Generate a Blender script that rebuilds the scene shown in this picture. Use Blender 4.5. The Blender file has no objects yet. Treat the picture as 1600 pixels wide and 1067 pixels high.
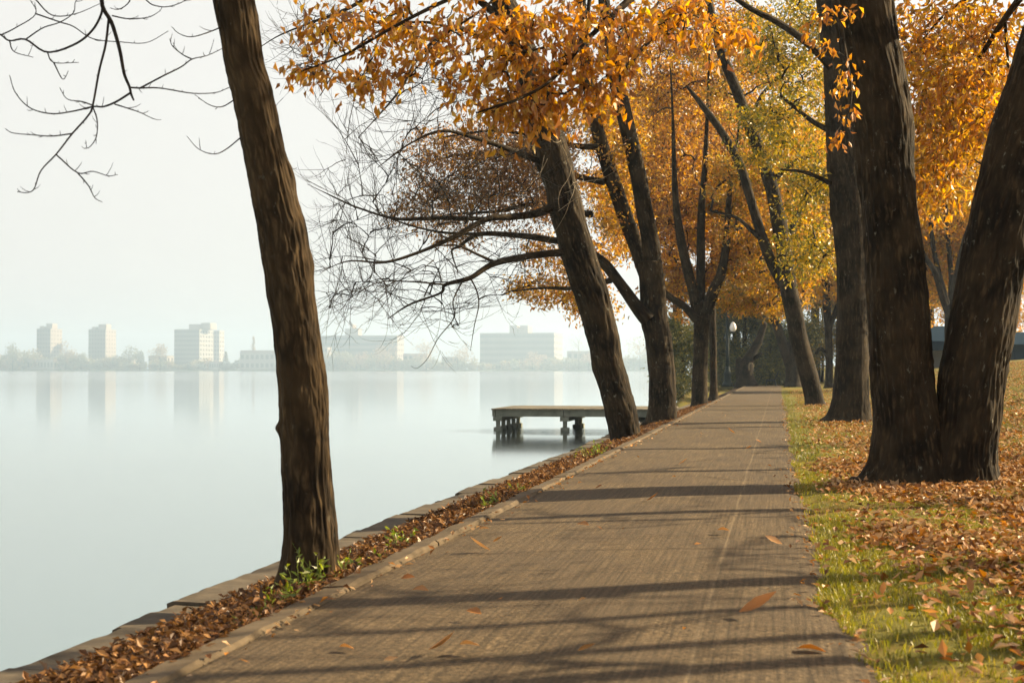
import bpy, math, random
import numpy as np
from mathutils import Vector, Matrix

random.seed(7)
RNG = np.random.default_rng(11)
rad = math.radians
scene = bpy.context.scene
COL = scene.collection

# ------------------------------------------------------------------ camera
CAM_H = 1.1
F = 2222.2                      # focal length in photo pixels (50 mm on 36 mm, 1600 wide)
HOR, VPX = 578.0, 1215.0
PITCH = math.atan((HOR - 533.5) / F)
YAW = math.atan((VPX - 800) / F)
cam_data = bpy.data.cameras.new('camera')
cam = bpy.data.objects.new('camera', cam_data)
COL.objects.link(cam)
cam_data.lens = 50
cam_data.sensor_width = 36
cam_data.clip_start = 0.1
cam_data.clip_end = 9000
cam.location = (0, 0, CAM_H)
cam.rotation_euler = (math.pi / 2 + PITCH, 0, YAW)
cam_data.dof.use_dof = True
cam_data.dof.focus_distance = 17
cam_data.dof.aperture_fstop = 5.0
scene.camera = cam

# ------------------------------------------------------------------ world, sun, exposure
SUN_AZ, SUN_EL = rad(28), rad(28)          # azimuth from +X towards +Y
world = bpy.data.worlds.new('World')
scene.world = world
world.use_nodes = True
wn, wl = world.node_tree.nodes, world.node_tree.links
sky = wn.new('ShaderNodeTexSky')
sky.sky_type = 'NISHITA'
sky.sun_disc = False
sky.sun_elevation = SUN_EL
sky.sun_rotation = math.pi / 2 - SUN_AZ
sky.air_density = 1.0
sky.dust_density = 4.0
sky.ozone_density = 1.0
hs = wn.new('ShaderNodeHueSaturation')
hs.inputs['Saturation'].default_value = 0.35
wl.new(sky.outputs[0], hs.inputs['Color'])
mixw = wn.new('ShaderNodeMix')
mixw.data_type = 'RGBA'
mixw.inputs[0].default_value = 0.80        # a thin even veil of high haze over the blue
mixw.inputs[7].default_value = (5.15, 4.95, 4.62, 1)
wl.new(hs.outputs[0], mixw.inputs[6])
bg = wn['Background']
bg.inputs[1].default_value = 0.0565
wl.new(mixw.outputs[2], bg.inputs[0])
world.cycles.sampling_method = 'MANUAL'
world.cycles.sample_map_resolution = 256

sun_data = bpy.data.lights.new('sun', 'SUN')
sun = bpy.data.objects.new('sun', sun_data)
COL.objects.link(sun)
sun_data.energy = 5.0
sun_data.angle = rad(0.5)
sun_data.color = (1.0, 0.79, 0.49)
sdir = Vector((math.cos(SUN_AZ) * math.cos(SUN_EL), math.sin(SUN_AZ) * math.cos(SUN_EL), math.sin(SUN_EL)))
sun.rotation_euler = sdir.to_track_quat('Z', 'Y').to_euler()
sun.location = sdir * 200

vs = scene.view_settings
vs.view_transform = 'Standard'
vs.look = 'None'
vs.exposure = 1.80
vs.gamma = 1.0
vs.use_curve_mapping = False
scene.render.engine = 'CYCLES'
cy = scene.cycles
cy.max_bounces = 5
cy.adaptive_threshold = 0.02
cy.diffuse_bounces = 2
cy.glossy_bounces = 3
cy.transmission_bounces = 3
cy.volume_bounces = 0
cy.transparent_max_bounces = 6
cy.use_denoising = True
cy.use_light_tree = False
cy.sample_clamp_indirect = 6

# ------------------------------------------------------------------ pixel <-> place
_f = Vector((-math.sin(YAW) * math.cos(PITCH), math.cos(YAW) * math.cos(PITCH), math.sin(PITCH)))
_r = Vector((math.cos(YAW), math.sin(YAW), 0))
_u = _r.cross(_f)
CAM = Vector((0, 0, CAM_H))


DSC = 1.0                       # depth scale of the tree being placed


def P(px, py, d):
    """the place seen at photo pixel (px, py) at depth d metres"""
    d = d * DSC
    return CAM + d * (_f + ((px - 800) / F) * _r - ((py - 533.5) / F) * _u)


def G(px, py, z=0.0):
    """the place seen at photo pixel (px, py) on the level z"""
    v = _f + ((px - 800) / F) * _r - ((py - 533.5) / F) * _u
    t = (z - CAM_H) / v.z
    return CAM + t * v


# ------------------------------------------------------------------ numpy noise
def _hash(ix, iy, iz):
    n = (ix * 374761393 + iy * 668265263 + iz * 2147483647 * 0 + iz * 1274126177) & 0xffffffff
    n = ((n ^ (n >> 13)) * 1274126177) & 0xffffffff
    n = n ^ (n >> 16)
    return (n & 0xffff) / 65535.0


def vnoise(p):
    p = np.asarray(p, float)
    i = np.floor(p).astype(np.int64)
    f = p - i
    f = f * f * (3 - 2 * f)
    o = 0
    for dx in (0, 1):
        for dy in (0, 1):
            for dz in (0, 1):
                w = (f[:, 0] if dx else 1 - f[:, 0]) * (f[:, 1] if dy else 1 - f[:, 1]) * (f[:, 2] if dz else 1 - f[:, 2])
                o = o + w * _hash(i[:, 0] + dx, i[:, 1] + dy, i[:, 2] + dz)
    return o


# ------------------------------------------------------------------ object helpers
def tag(o, label=None, cat=None, group=None, kind=None):
    if label: o['label'] = label
    if cat: o['category'] = cat
    if group: o['group'] = group
    if kind: o['kind'] = kind
    return o


def empty(name, loc, rz=0.0):
    o = bpy.data.objects.new(name, None)
    o.empty_display_size = 0.2
    COL.objects.link(o)
    o.location = loc
    o.rotation_euler = (0, 0, rz)
    return o


def link(name, me, parent=None, mat=None):
    o = bpy.data.objects.new(name, me)
    COL.objects.link(o)
    if mat is not None and not me.materials:
        me.materials.append(mat)
    if parent is not None:
        o.parent = parent
    return o


def mesh_np(name, verts, faces, smooth=True, attrs=None):
    """verts (N,3), faces: array (M,3|4) or a list of arrays"""
    me = bpy.data.meshes.new(name)
    verts = np.asarray(verts, np.float32)
    if isinstance(faces, np.ndarray):
        faces = [faces]
    faces = [np.asarray(f, np.int32) for f in faces if len(f)]
    loops = np.concatenate([f.ravel() for f in faces])
    tot = np.concatenate([np.full(len(f), f.shape[1], np.int32) for f in faces])
    start = np.concatenate([[0], np.cumsum(tot)[:-1]]).astype(np.int32)
    me.vertices.add(len(verts))
    me.vertices.foreach_set('co', verts.ravel())
    me.loops.add(len(loops))
    me.loops.foreach_set('vertex_index', loops)
    me.polygons.add(len(tot))
    me.polygons.foreach_set('loop_start', start)
    me.polygons.foreach_set('loop_total', tot)
    me.polygons.foreach_set('use_smooth', np.full(len(tot), smooth))
    for k, (typ, arr) in (attrs or {}).items():
        a = me.attributes.new(k, typ, 'POINT')
        a.data.foreach_set('color' if 'COLOR' in typ else 'vector', np.asarray(arr, np.float32).ravel())
    me.update(calc_edges=True)
    me.validate()
    return me


class MB:
    """collects boxes and prisms into ONE mesh"""
    def __init__(s):
        s.v, s.f = [], []

    def box(s, x0, x1, y0, y1, z0, z1, bev=0.0):
        n = len(s.v)
        if bev <= 0:
            s.v += [(x, y, z) for z in (z0, z1) for y in (y0, y1) for x in (x0, x1)]
            s.f += [tuple(n + i for i in q) for q in ((0, 2, 3, 1), (4, 5, 7, 6), (0, 1, 5, 4), (2, 6, 7, 3), (0, 4, 6, 2), (1, 3, 7, 5))]
        else:
            b = bev
            s.v += [(x0, y0, z0), (x1, y0, z0), (x1, y1, z0), (x0, y1, z0),
                    (x0, y0, z1 - b), (x1, y0, z1 - b), (x1, y1, z1 - b), (x0, y1, z1 - b),
                    (x0 + b, y0 + b, z1), (x1 - b, y0 + b, z1), (x1 - b, y1 - b, z1), (x0 + b, y1 - b, z1)]
            s.f += [tuple(n + i for i in q) for q in ((3, 2, 1, 0), (0, 1, 5, 4), (1, 2, 6, 5), (2, 3, 7, 6), (3, 0, 4, 7),
                                                     (4, 5, 9, 8), (5, 6, 10, 9), (6, 7, 11, 10), (7, 4, 8, 11), (8, 9, 10, 11))]
        return s

    def poly(s, pts, faces):
        n = len(s.v)
        s.v += list(pts)
        s.f += [tuple(n + i for i in q) for q in faces]
        return s

    def lathe(s, prof, n=16, cx=0.0, cy=0.0):
        b = len(s.v)
        for r, z in prof:
            for k in range(n):
                a = 2 * math.pi * k / n
                s.v.append((cx + r * math.cos(a), cy + r * math.sin(a), z))
        for i in range(len(prof) - 1):
            for k in range(n):
                k2 = (k + 1) % n
                s.f.append((b + i * n + k, b + i * n + k2, b + (i + 1) * n + k2, b + (i + 1) * n + k))
        s.f.append(tuple(b + k for k in reversed(range(n))))
        s.f.append(tuple(b + (len(prof) - 1) * n + k for k in range(n)))
        return s

    def build(s, name, mat, parent=None, smooth=False):
        me = bpy.data.meshes.new(name)
        me.from_pydata(s.v, [], s.f)
        if smooth:
            for p in me.polygons: p.use_smooth = True
        me.update()
        return link(name, me, parent, mat)


# ------------------------------------------------------------------ materials
class N:
    k = 0.72                    # how dark the place's surfaces are against the colours written below

    def __init__(s, name):
        s.m = bpy.data.materials.new(name)
        s.m.use_nodes = True
        s.t = s.m.node_tree
        s.t.nodes.clear()
        s.out = s.t.nodes.new('ShaderNodeOutputMaterial')

    def n(s, typ, **kw):
        nd = s.t.nodes.new(typ)
        for k, v in kw.items():
            if k.startswith('i_'):
                key = k[2:]
                key = int(key) if key.isdigit() else key.replace('_', ' ')
                if isinstance(v, bpy.types.NodeSocket):
                    s.t.links.new(v, nd.inputs[key])
                else:
                    nd.inputs[key].default_value = v
            else:
                setattr(nd, k, v)
        return nd

    def l(s, a, b):
        s.t.links.new(a, b)

    def noise(s, vec, scale, detail=3, rough=0.55, dist=0.0):
        return s.n('ShaderNodeTexNoise', i_Vector=vec, i_Scale=scale, i_Detail=detail, i_Roughness=rough, i_Distortion=dist)

    def mapping(s, vec, scale=(1, 1, 1), loc=(0, 0, 0)):
        return s.n('ShaderNodeMapping', i_Vector=vec, i_Scale=scale, i_Location=loc).outputs[0]

    def ramp(s, fac, stops):
        r = s.n('ShaderNodeValToRGB', i_Fac=fac)
        e = r.color_ramp.elements
        while len(e) < len(stops): e.new(0.5)
        for el, (p, c) in zip(e, stops):
            el.position = p
            el.color = (*[x * s.k for x in c], 1) if len(set(c)) > 1 else (*c, 1)
        return r.outputs[0]

    def mix(s, fac, a, b, mode='MIX'):
        m = s.n('ShaderNodeMix', data_type='RGBA', blend_type=mode)
        for sock, v in ((m.inputs[0], fac), (m.inputs[6], a), (m.inputs[7], b)):
            if isinstance(v, bpy.types.NodeSocket): s.l(v, sock)
            else: sock.default_value = v if not isinstance(v, tuple) or len(v) == 4 else (*[x * s.k for x in v], 1)
        return m.outputs[2]

    def math(s, op, a, b=0.0, c=0.0):
        m = s.n('ShaderNodeMath', operation=op)
        for i, v in enumerate((a, b, c)):
            if isinstance(v, bpy.types.NodeSocket): s.l(v, m.inputs[i])
            else: m.inputs[i].default_value = v
        return m.outputs[0]

    def bump(s, h, strength=0.5, dist=0.01):
        return s.n('ShaderNodeBump', i_Height=h, i_Strength=strength, i_Distance=dist).outputs[0]

    def principled(s, color, rough=0.8, normal=None, spec=0.3, metallic=0.0):
        b = s.n('ShaderNodeBsdfPrincipled')
        for k, v in (('Base Color', color), ('Roughness', rough), ('Specular IOR Level', spec), ('Metallic', metallic)):
            if isinstance(v, bpy.types.NodeSocket): s.l(v, b.inputs[k])
            else: b.inputs[k].default_value = (*v, 1) if isinstance(v, tuple) and len(v) == 3 else v
        if normal is not None: s.l(normal, b.inputs['Normal'])
        s.l(b.outputs[0], s.out.inputs['Surface'])
        return b

    def obj(s):
        return s.n('ShaderNodeTexCoord').outputs['Object']

    def geo(s):
        return s.n('ShaderNodeNewGeometry').outputs['Position']


def bark_mat(name, dark, mid, light, lichen=0.5, ridge=26.0):
    n = N(name)
    co = n.n('ShaderNodeAttribute', attribute_name='bark_co').outputs['Vector']
    warp = n.noise(co, 6, 2)
    cw = n.n('ShaderNodeVectorMath', operation='MULTIPLY_ADD', i_0=warp.outputs['Color'], i_1=(0.05, 0.05, 0.05), i_2=co).outputs[0]
    st = n.mapping(cw, (1, 1, 0.22))
    r1 = n.noise(st, ridge, 4, 0.6)
    v1 = n.n('ShaderNodeTexVoronoi', feature='DISTANCE_TO_EDGE', i_Vector=st, i_Scale=ridge * 0.9)
    crack = n.ramp(v1.outputs['Distance'], [(0.0, (0, 0, 0)), (0.22, (1, 1, 1))])
    fine = n.noise(co, 120, 3, 0.6)
    big = n.noise(co, 2.3, 3)
    h = n.math('MULTIPLY_ADD', r1.outputs[0], 0.8, n.math('MULTIPLY', crack, 0.6))
    h = n.math('MULTIPLY_ADD', fine.outputs[0], 0.25, h)
    c = n.ramp(r1.outputs[0], [(0.36, dark), (0.50, mid), (0.66, light)])
    c = n.mix(n.math('MULTIPLY', n.math('SUBTRACT', 1.0, crack), 0.85), c, dark)
    c = n.mix(n.math('MULTIPLY', fine.outputs[0], 0.35), c, mid)
    c = n.mix(n.ramp(big.outputs[0], [(0.40, (0, 0, 0)), (0.7, (0.45, 0.45, 0.45))]), c, light)
    lv = n.noise(n.mapping(cw, (1, 1, 0.55)), 24.0, 3, 0.6)
    lm = n.ramp(lv.outputs[0], [(0.63, (0, 0, 0)), (0.70, (1, 1, 1))])
    lp = n.ramp(n.noise(co, 3.1, 2).outputs[0], [(0.46, (0, 0, 0)), (0.60, (lichen,) * 3)])
    c = n.mix(n.math('MULTIPLY', lm, lp), c, (0.25, 0.25, 0.2))
    n.principled(c, 0.9, n.bump(h, 0.8, 0.006), 0.12)
    return n.m


def leaf_mat(name, trans=0.55, tcol=1.3, gloss=0.06):
    n = N(name)
    col = n.n('ShaderNodeAttribute', attribute_name='tint').outputs['Color']
    d = n.n('ShaderNodeBsdfDiffuse', i_Color=col)
    tc = n.n('ShaderNodeHueSaturation', i_Color=col, i_Saturation=1.1, i_Value=tcol).outputs[0]
    t = n.n('ShaderNodeBsdfTranslucent', i_Color=tc)
    m = n.n('ShaderNodeMixShader', i_0=trans)
    n.l(d.outputs[0], m.inputs[1]); n.l(t.outputs[0], m.inputs[2])
    g = n.n('ShaderNodeBsdfGlossy', i_Roughness=0.45, i_Color=(0.9, 0.9, 0.9, 1))
    m2 = n.n('ShaderNodeMixShader', i_0=gloss)
    n.l(m.outputs[0], m2.inputs[1]); n.l(g.outputs[0], m2.inputs[2])
    n.l(m2.outputs[0], n.out.inputs['Surface'])
    return n.m


def single_leaf_mat(name, stops, trans=0.45):
    """for leaves that are objects of their own: the tint comes from each object's random"""
    n = N(name)
    oi = n.n('ShaderNodeObjectInfo').outputs['Random']
    col = n.ramp(oi, stops)
    col = n.mix(n.math('MULTIPLY', n.noise(n.obj(), 60, 3).outputs[0], 0.22), col, (0.18, 0.075, 0.02), 'MIX')
    d = n.n('ShaderNodeBsdfDiffuse', i_Color=col)
    t = n.n('ShaderNodeBsdfTranslucent', i_Color=n.n('ShaderNodeHueSaturation', i_Color=col, i_Saturation=1.1, i_Value=1.25).outputs[0])
    m = n.n('ShaderNodeMixShader', i_0=trans)
    n.l(d.outputs[0], m.inputs[1]); n.l(t.outputs[0], m.inputs[2])
    g = n.n('ShaderNodeBsdfGlossy', i_Roughness=0.45)
    m2 = n.n('ShaderNodeMixShader', i_0=0.035)
    n.l(m.outputs[0], m2.inputs[1]); n.l(g.outputs[0], m2.inputs[2])
    n.l(m2.outputs[0], n.out.inputs['Surface'])
    return n.m


def plain_mat(name, color, rough=0.8, var=0.25, scale=8.0, bump=0.2, spec=0.3, metallic=0.0):
    n = N(name)
    no = n.noise(n.geo(), scale, 4)
    no2 = n.noise(n.geo(), scale * 9, 3)
    c = n.mix(n.math('MULTIPLY', no.outputs[0], var), color, tuple(x * 0.35 for x in color))
    c = n.mix(n.math('MULTIPLY', no2.outputs[0], var), c, tuple(min(1, x * 1.5) for x in color))
    n.principled(c, rough, n.bump(no2.outputs[0], bump, 0.01), spec, metallic)
    return n.m


M = {}
M['bark'] = bark_mat('brown_bark', (0.008, 0.005, 0.0025), (0.034, 0.022, 0.011), (0.120, 0.080, 0.040), 0.3)
M['bark_old'] = bark_mat('old_furrowed_bark', (0.005, 0.0033, 0.0018), (0.020, 0.0138, 0.0077), (0.095, 0.067, 0.036), 0.8, 22)
M['bark_grey'] = bark_mat('grey_brown_bark', (0.006, 0.004, 0.0025), (0.024, 0.017, 0.0095), (0.095, 0.069, 0.040), 0.4, 20)
M['twig'] = plain_mat('twig_bark', (0.014, 0.0095, 0.006), 0.85, 0.4, 5)
M['twig_pale'] = plain_mat('dead_wood_and_sunlit_rim', (0.30, 0.24, 0.16), 0.85, 0.3, 5)
M['leaf'] = leaf_mat('autumn_leaf')
M['needle'] = leaf_mat('evergreen_leaf', 0.3, 1.1, 0.04)
M['litter'] = leaf_mat('dry_fallen_leaf', 0.25, 1.1, 0.025)
M['grass'] = leaf_mat('grass_blade', 0.4, 1.2, 0.05)
M['leaf_one'] = single_leaf_mat('single_autumn_leaf', [(0.0, (0.50, 0.18, 0.012)), (0.35, (0.60, 0.26, 0.015)), (0.7, (0.66, 0.33, 0.02)), (1.0, (0.66, 0.40, 0.06))])
M['litter_one'] = single_leaf_mat('single_fallen_leaf', [(0.0, (0.34, 0.13, 0.035)), (0.4, (0.46, 0.22, 0.075)), (0.75, (0.55, 0.32, 0.15)), (1.0, (0.42, 0.17, 0.03))], 0.22)


def path_mat():
    n = N('worn_asphalt_path')
    g = n.geo()
    sep = n.n('ShaderNodeSeparateXYZ', i_0=g)
    along = n.noise(n.mapping(g, (26, 0.5, 1)), 1.0, 4, 0.6)
    across = n.noise(n.mapping(g, (0.8, 26, 1)), 1.0, 3, 0.6)
    speck = n.noise(g, 90, 3, 0.7)
    sp3 = n.noise(g, 34, 4, 0.7)
    speck2 = n.n('ShaderNodeTexVoronoi', feature='F1', i_Vector=g, i_Scale=120.0)
    blot = n.noise(n.mapping(g, (1.1, 0.5, 1)), 1.3, 4, 0.6)
    c = n.ramp(speck.outputs[0], [(0.28, (0.042, 0.029, 0.015)), (0.52, (0.116, 0.082, 0.044)), (0.74, (0.223, 0.159, 0.088))])
    c = n.mix(n.ramp(sp3.outputs[0], [(0.40, (0.9,) * 3), (0.50, (0, 0, 0))]), c, (0.056, 0.039, 0.021))
    c = n.mix(n.ramp(sp3.outputs[0], [(0.54, (0, 0, 0)), (0.64, (0.8,) * 3)]), c, (0.214, 0.153, 0.084))
    c = n.mix(n.ramp(along.outputs[0], [(0.38, (0.55,) * 3), (0.54, (0, 0, 0))]), c, (0.065, 0.047, 0.025))
    c = n.mix(n.ramp(along.outputs[0], [(0.56, (0, 0, 0)), (0.72, (0.4,) * 3)]), c, (0.177, 0.132, 0.074))
    c = n.mix(n.ramp(across.outputs[0], [(0.36, (0.2,) * 3), (0.55, (0, 0, 0))]), c, (0.060, 0.044, 0.025))
    c = n.mix(n.ramp(blot.outputs[0], [(0.42, (0.75,) * 3), (0.60, (0, 0, 0))]), c, (0.079, 0.057, 0.034))
    # the pale sealed seam that wanders along the path, and a dark hairline beside the lawn
    wob = n.noise(n.mapping(g, (0, 0.35, 0)), 1.0, 2)
    sx = n.math('MULTIPLY_ADD', wob.outputs[0], 0.07, -0.36)
    dx = n.math('ABSOLUTE', n.math('SUBTRACT', sep.outputs[0], sx))
    ragged = n.math('MULTIPLY_ADD', speck.outputs[0], 0.035, dx)
    seam = n.ramp(ragged, [(0.016, (0.5,) * 3), (0.034, (0, 0, 0))])
    c = n.mix(seam, c, (0.223, 0.168, 0.101))
    wob2 = n.noise(n.mapping(g, (0, 0.9, 0), (0, 5, 0)), 1.0, 4)
    d2 = n.math('ABSOLUTE', n.math('SUBTRACT', sep.outputs[0], n.math('MULTIPLY_ADD', wob2.outputs[0], 0.10, 0.06)))
    c = n.mix(n.ramp(d2, [(0.002, (0.5,) * 3), (0.007, (0, 0, 0))]), c, (0.033, 0.024, 0.014))
    # narrow joints across the path every 3.1 m
    fy = n.math('ABSOLUTE', n.math('SUBTRACT', n.math('FRACT', n.math('MULTIPLY', n.math('MULTIPLY_ADD', across.outputs[0], 0.03, sep.outputs[1]), 1 / 3.1)), 0.5))
    c = n.mix(n.ramp(fy, [(0.002, (0.6,) * 3), (0.006, (0, 0, 0))]), c, (0.047, 0.035, 0.022))
    gr = n.noise(g, 48, 4, 0.75)
    c = n.mix(1.0, c, n.ramp(gr.outputs[0], [(0.36, (0.62,) * 3), (0.5, (1.0,) * 3), (0.64, (1.45,) * 3)]), 'MULTIPLY')
    st2 = n.noise(n.mapping(g, (60, 1.1, 1)), 1.0, 3, 0.6)
    c = n.mix(1.0, c, n.ramp(st2.outputs[0], [(0.38, (0.72,) * 3), (0.5, (1.0,) * 3), (0.66, (1.3,) * 3)]), 'MULTIPLY')
    h = n.math('MULTIPLY_ADD', speck2.outputs['Distance'], 0.7, speck.outputs[0])
    h = n.math('MULTIPLY_ADD', along.outputs[0], 0.5, h)
    n.principled(c, 0.85, n.bump(h, 0.8, 0.003), 0.2)
    return n.m


def stone_mat(name, dark, mid, light, scale=9.0):
    n = N(name)
    g = n.geo()
    r = n.n('ShaderNodeObjectInfo').outputs['Random']
    a = n.noise(g, scale, 5, 0.65)
    b = n.noise(g, scale * 8, 4, 0.6)
    c = n.ramp(a.outputs[0], [(0.3, dark), (0.52, mid), (0.75, light)])
    c = n.mix(n.math('MULTIPLY', b.outputs[0], 0.5), c, mid)
    c = n.mix(n.math('MULTIPLY', r, 0.35), c, dark)
    n.principled(c, 0.88, n.bump(n.math('MULTIPLY_ADD', b.outputs[0], 0.5, a.outputs[0]), 0.6, 0.005), 0.2)
    return n.m


def ground_mat():
    n = N('lawn_soil')
    g = n.geo()
    a = n.noise(g, 0.55, 5, 0.6)
    b = n.noise(g, 7.0, 4, 0.65)
    f = n.noise(g, 45.0, 3, 0.65)
    grass = n.ramp(b.outputs[0], [(0.3, (0.08, 0.085, 0.016)), (0.6, (0.17, 0.16, 0.028)), (0.8, (0.27, 0.22, 0.05))])
    lit = n.ramp(f.outputs[0], [(0.3, (0.10, 0.045, 0.018)), (0.5, (0.27, 0.12, 0.04)), (0.7, (0.40, 0.21, 0.085))])
    c = n.mix(n.ramp(a.outputs[0], [(0.50, (0.05,) * 3), (0.64, (0.7,) * 3)]), grass, lit)
    n.principled(c, 0.95, n.bump(n.math('ADD', b.outputs[0], f.outputs[0]), 0.7, 0.012), 0.1)
    return n.m


def water_mat():
    n = N('still_lake_water')
    g = n.geo()
    # distance out on the lake, along the view: the far water carries a light breeze
    dp = n.n('ShaderNodeVectorMath', operation='DOT_PRODUCT', i_0=g, i_1=(_f.x, _f.y, 0)).outputs['Value']
    w = n.noise(n.mapping(g, (0.012, 0.004, 1)), 1.0, 3)
    dp2 = n.math('MULTIPLY_ADD', w.outputs[0], 60.0, dp)
    breeze = n.ramp(n.math('DIVIDE', dp2, 3200.0), [(0.07, (0.0,) * 3), (0.13, (1, 1, 1)), (0.62, (1, 1, 1)), (0.9, (0.3,) * 3)])
    rip = n.noise(n.mapping(g, (1.0, 2.2, 1)), 1.2, 4, 0.6)
    fine = n.noise(n.mapping(g, (1.0, 2.0, 1)), 5.5, 3, 0.6)
    # ripples round the dock piles
    dk = n.n('ShaderNodeVectorMath', operation='DISTANCE', i_0=n.mapping(g, (0.8, 1.3, 1)), i_1=(-6.3 * 0.8, 47.0 * 1.3, -0.95)).outputs['Value']
    near = n.ramp(n.math('DIVIDE', dk, 10.0), [(0.20, (1, 1, 1)), (0.40, (0, 0, 0))])
    st = n.math('MULTIPLY_ADD', near, 0.4, n.math('MULTIPLY', breeze, 0.10))
    h = n.math('MULTIPLY_ADD', fine.outputs[0], 0.35, rip.outputs[0])
    bmp = n.n('ShaderNodeBump', i_Height=h, i_Strength=st, i_Distance=0.12).outputs[0]
    fr = n.n('ShaderNodeFresnel', i_IOR=2.6, i_Normal=bmp).outputs[0]
    fac = n.n('ShaderNodeMapRange', i_Value=fr, i_1=0.30, i_2=0.92, i_3=0.0, i_4=1.0).outputs[0]
    tint = n.n('ShaderNodeMix', data_type='RGBA', i_0=fac)
    tint.inputs[6].default_value = (0.52, 0.60, 0.57, 1)
    tint.inputs[7].default_value = (0.97, 0.98, 0.98, 1)
    gl = n.n('ShaderNodeBsdfGlossy', i_Roughness=0.08, i_Color=tint.outputs[2], i_Normal=bmp)
    n.l(gl.outputs[0], n.out.inputs['Surface'])
    return n.m


M['path'] = path_mat()
M['kerb'] = stone_mat('worn_kerb_concrete', (0.07, 0.052, 0.031), (0.125, 0.093, 0.057), (0.20, 0.15, 0.095), 6)
M['coping'] = stone_mat('seawall_coping_stone', (0.055, 0.046, 0.034), (0.12, 0.098, 0.07), (0.20, 0.163, 0.115), 5)
M['soil'] = plain_mat('dark_leaf_mould', (0.05, 0.032, 0.02), 0.95, 0.5, 12, 0.6, 0.1)
M['ground'] = ground_mat()
M['water'] = water_mat()
M['dock'] = stone_mat('weathered_dock_concrete', (0.10, 0.11, 0.09), (0.20, 0.21, 0.175), (0.30, 0.30, 0.25), 3)
M['deck'] = stone_mat('weathered_deck_board', (0.10, 0.09, 0.07), (0.16, 0.145, 0.11), (0.24, 0.21, 0.16), 3)
M['iron'] = plain_mat('dark_green_painted_iron', (0.014, 0.026, 0.026), 0.6, 0.3, 6, 0.1, 0.2)
M['bench'] = plain_mat('dark_bench_paint', (0.012, 0.018, 0.025), 0.55, 0.3, 6, 0.1, 0.4)
M['shore'] = plain_mat('far_shore_grass', (0.10, 0.115, 0.05), 0.95, 0.4, 0.05, 0.0, 0.1)
M['brick'] = plain_mat('grey_brick_tower', (0.17, 0.16, 0.15), 0.9, 0.15, 0.2, 0.0)
M['pale_wall'] = plain_mat('pale_wall_and_lit_flank', (0.34, 0.29, 0.26), 0.9, 0.1, 0.2, 0.0)  # also the far blocks' flanks, coloured paler as sunlit
M['white_wall'] = plain_mat('white_wall_and_lit_flank', (0.32, 0.30, 0.28), 0.9, 0.08, 0.2, 0.0)
M['slate_roof'] = plain_mat('blue_grey_roof', (0.03, 0.05, 0.075), 1.0, 0.2, 0.6, 0.0, 0.0)
M['window'] = plain_mat('dark_window_glass', (0.05, 0.06, 0.07), 0.25, 0.1, 0.3, 0.0, 0.5)


def glass_globe():
    n = N('white_opal_globe')
    n.principled((0.86, 0.85, 0.82), 0.25, None, 0.5)
    return n.m


M['globe'] = glass_globe()


# ------------------------------------------------------------------ tubes
def catmull(pts, rr, n):
    pts = np.asarray(pts, float); rr = np.asarray(rr, float)
    if len(pts) < 3:
        t = np.linspace(0, 1, n)[:, None]
        return pts[0] * (1 - t) + pts[-1] * t, rr[0] * (1 - t[:, 0]) + rr[-1] * t[:, 0]
    e = np.vstack([2 * pts[0] - pts[1], pts, 2 * pts[-1] - pts[-2]])
    er = np.concatenate([[rr[0]], rr, [rr[-1]]])
    t = np.linspace(0, len(pts) - 1 - 1e-6, n)
    i = np.floor(t).astype(int); f = (t - i)[:, None]
    p0, p1, p2, p3 = e[i], e[i + 1], e[i + 2], e[i + 3]
    out = 0.5 * (2 * p1 + (p2 - p0) * f + (2 * p0 - 5 * p1 + 4 * p2 - p3) * f ** 2 + (3 * p1 - p0 - 3 * p2 + p3) * f ** 3)
    f1 = f[:, 0]
    r = er[i + 1] * (1 - f1) + er[i + 2] * f1
    return out, r


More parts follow.
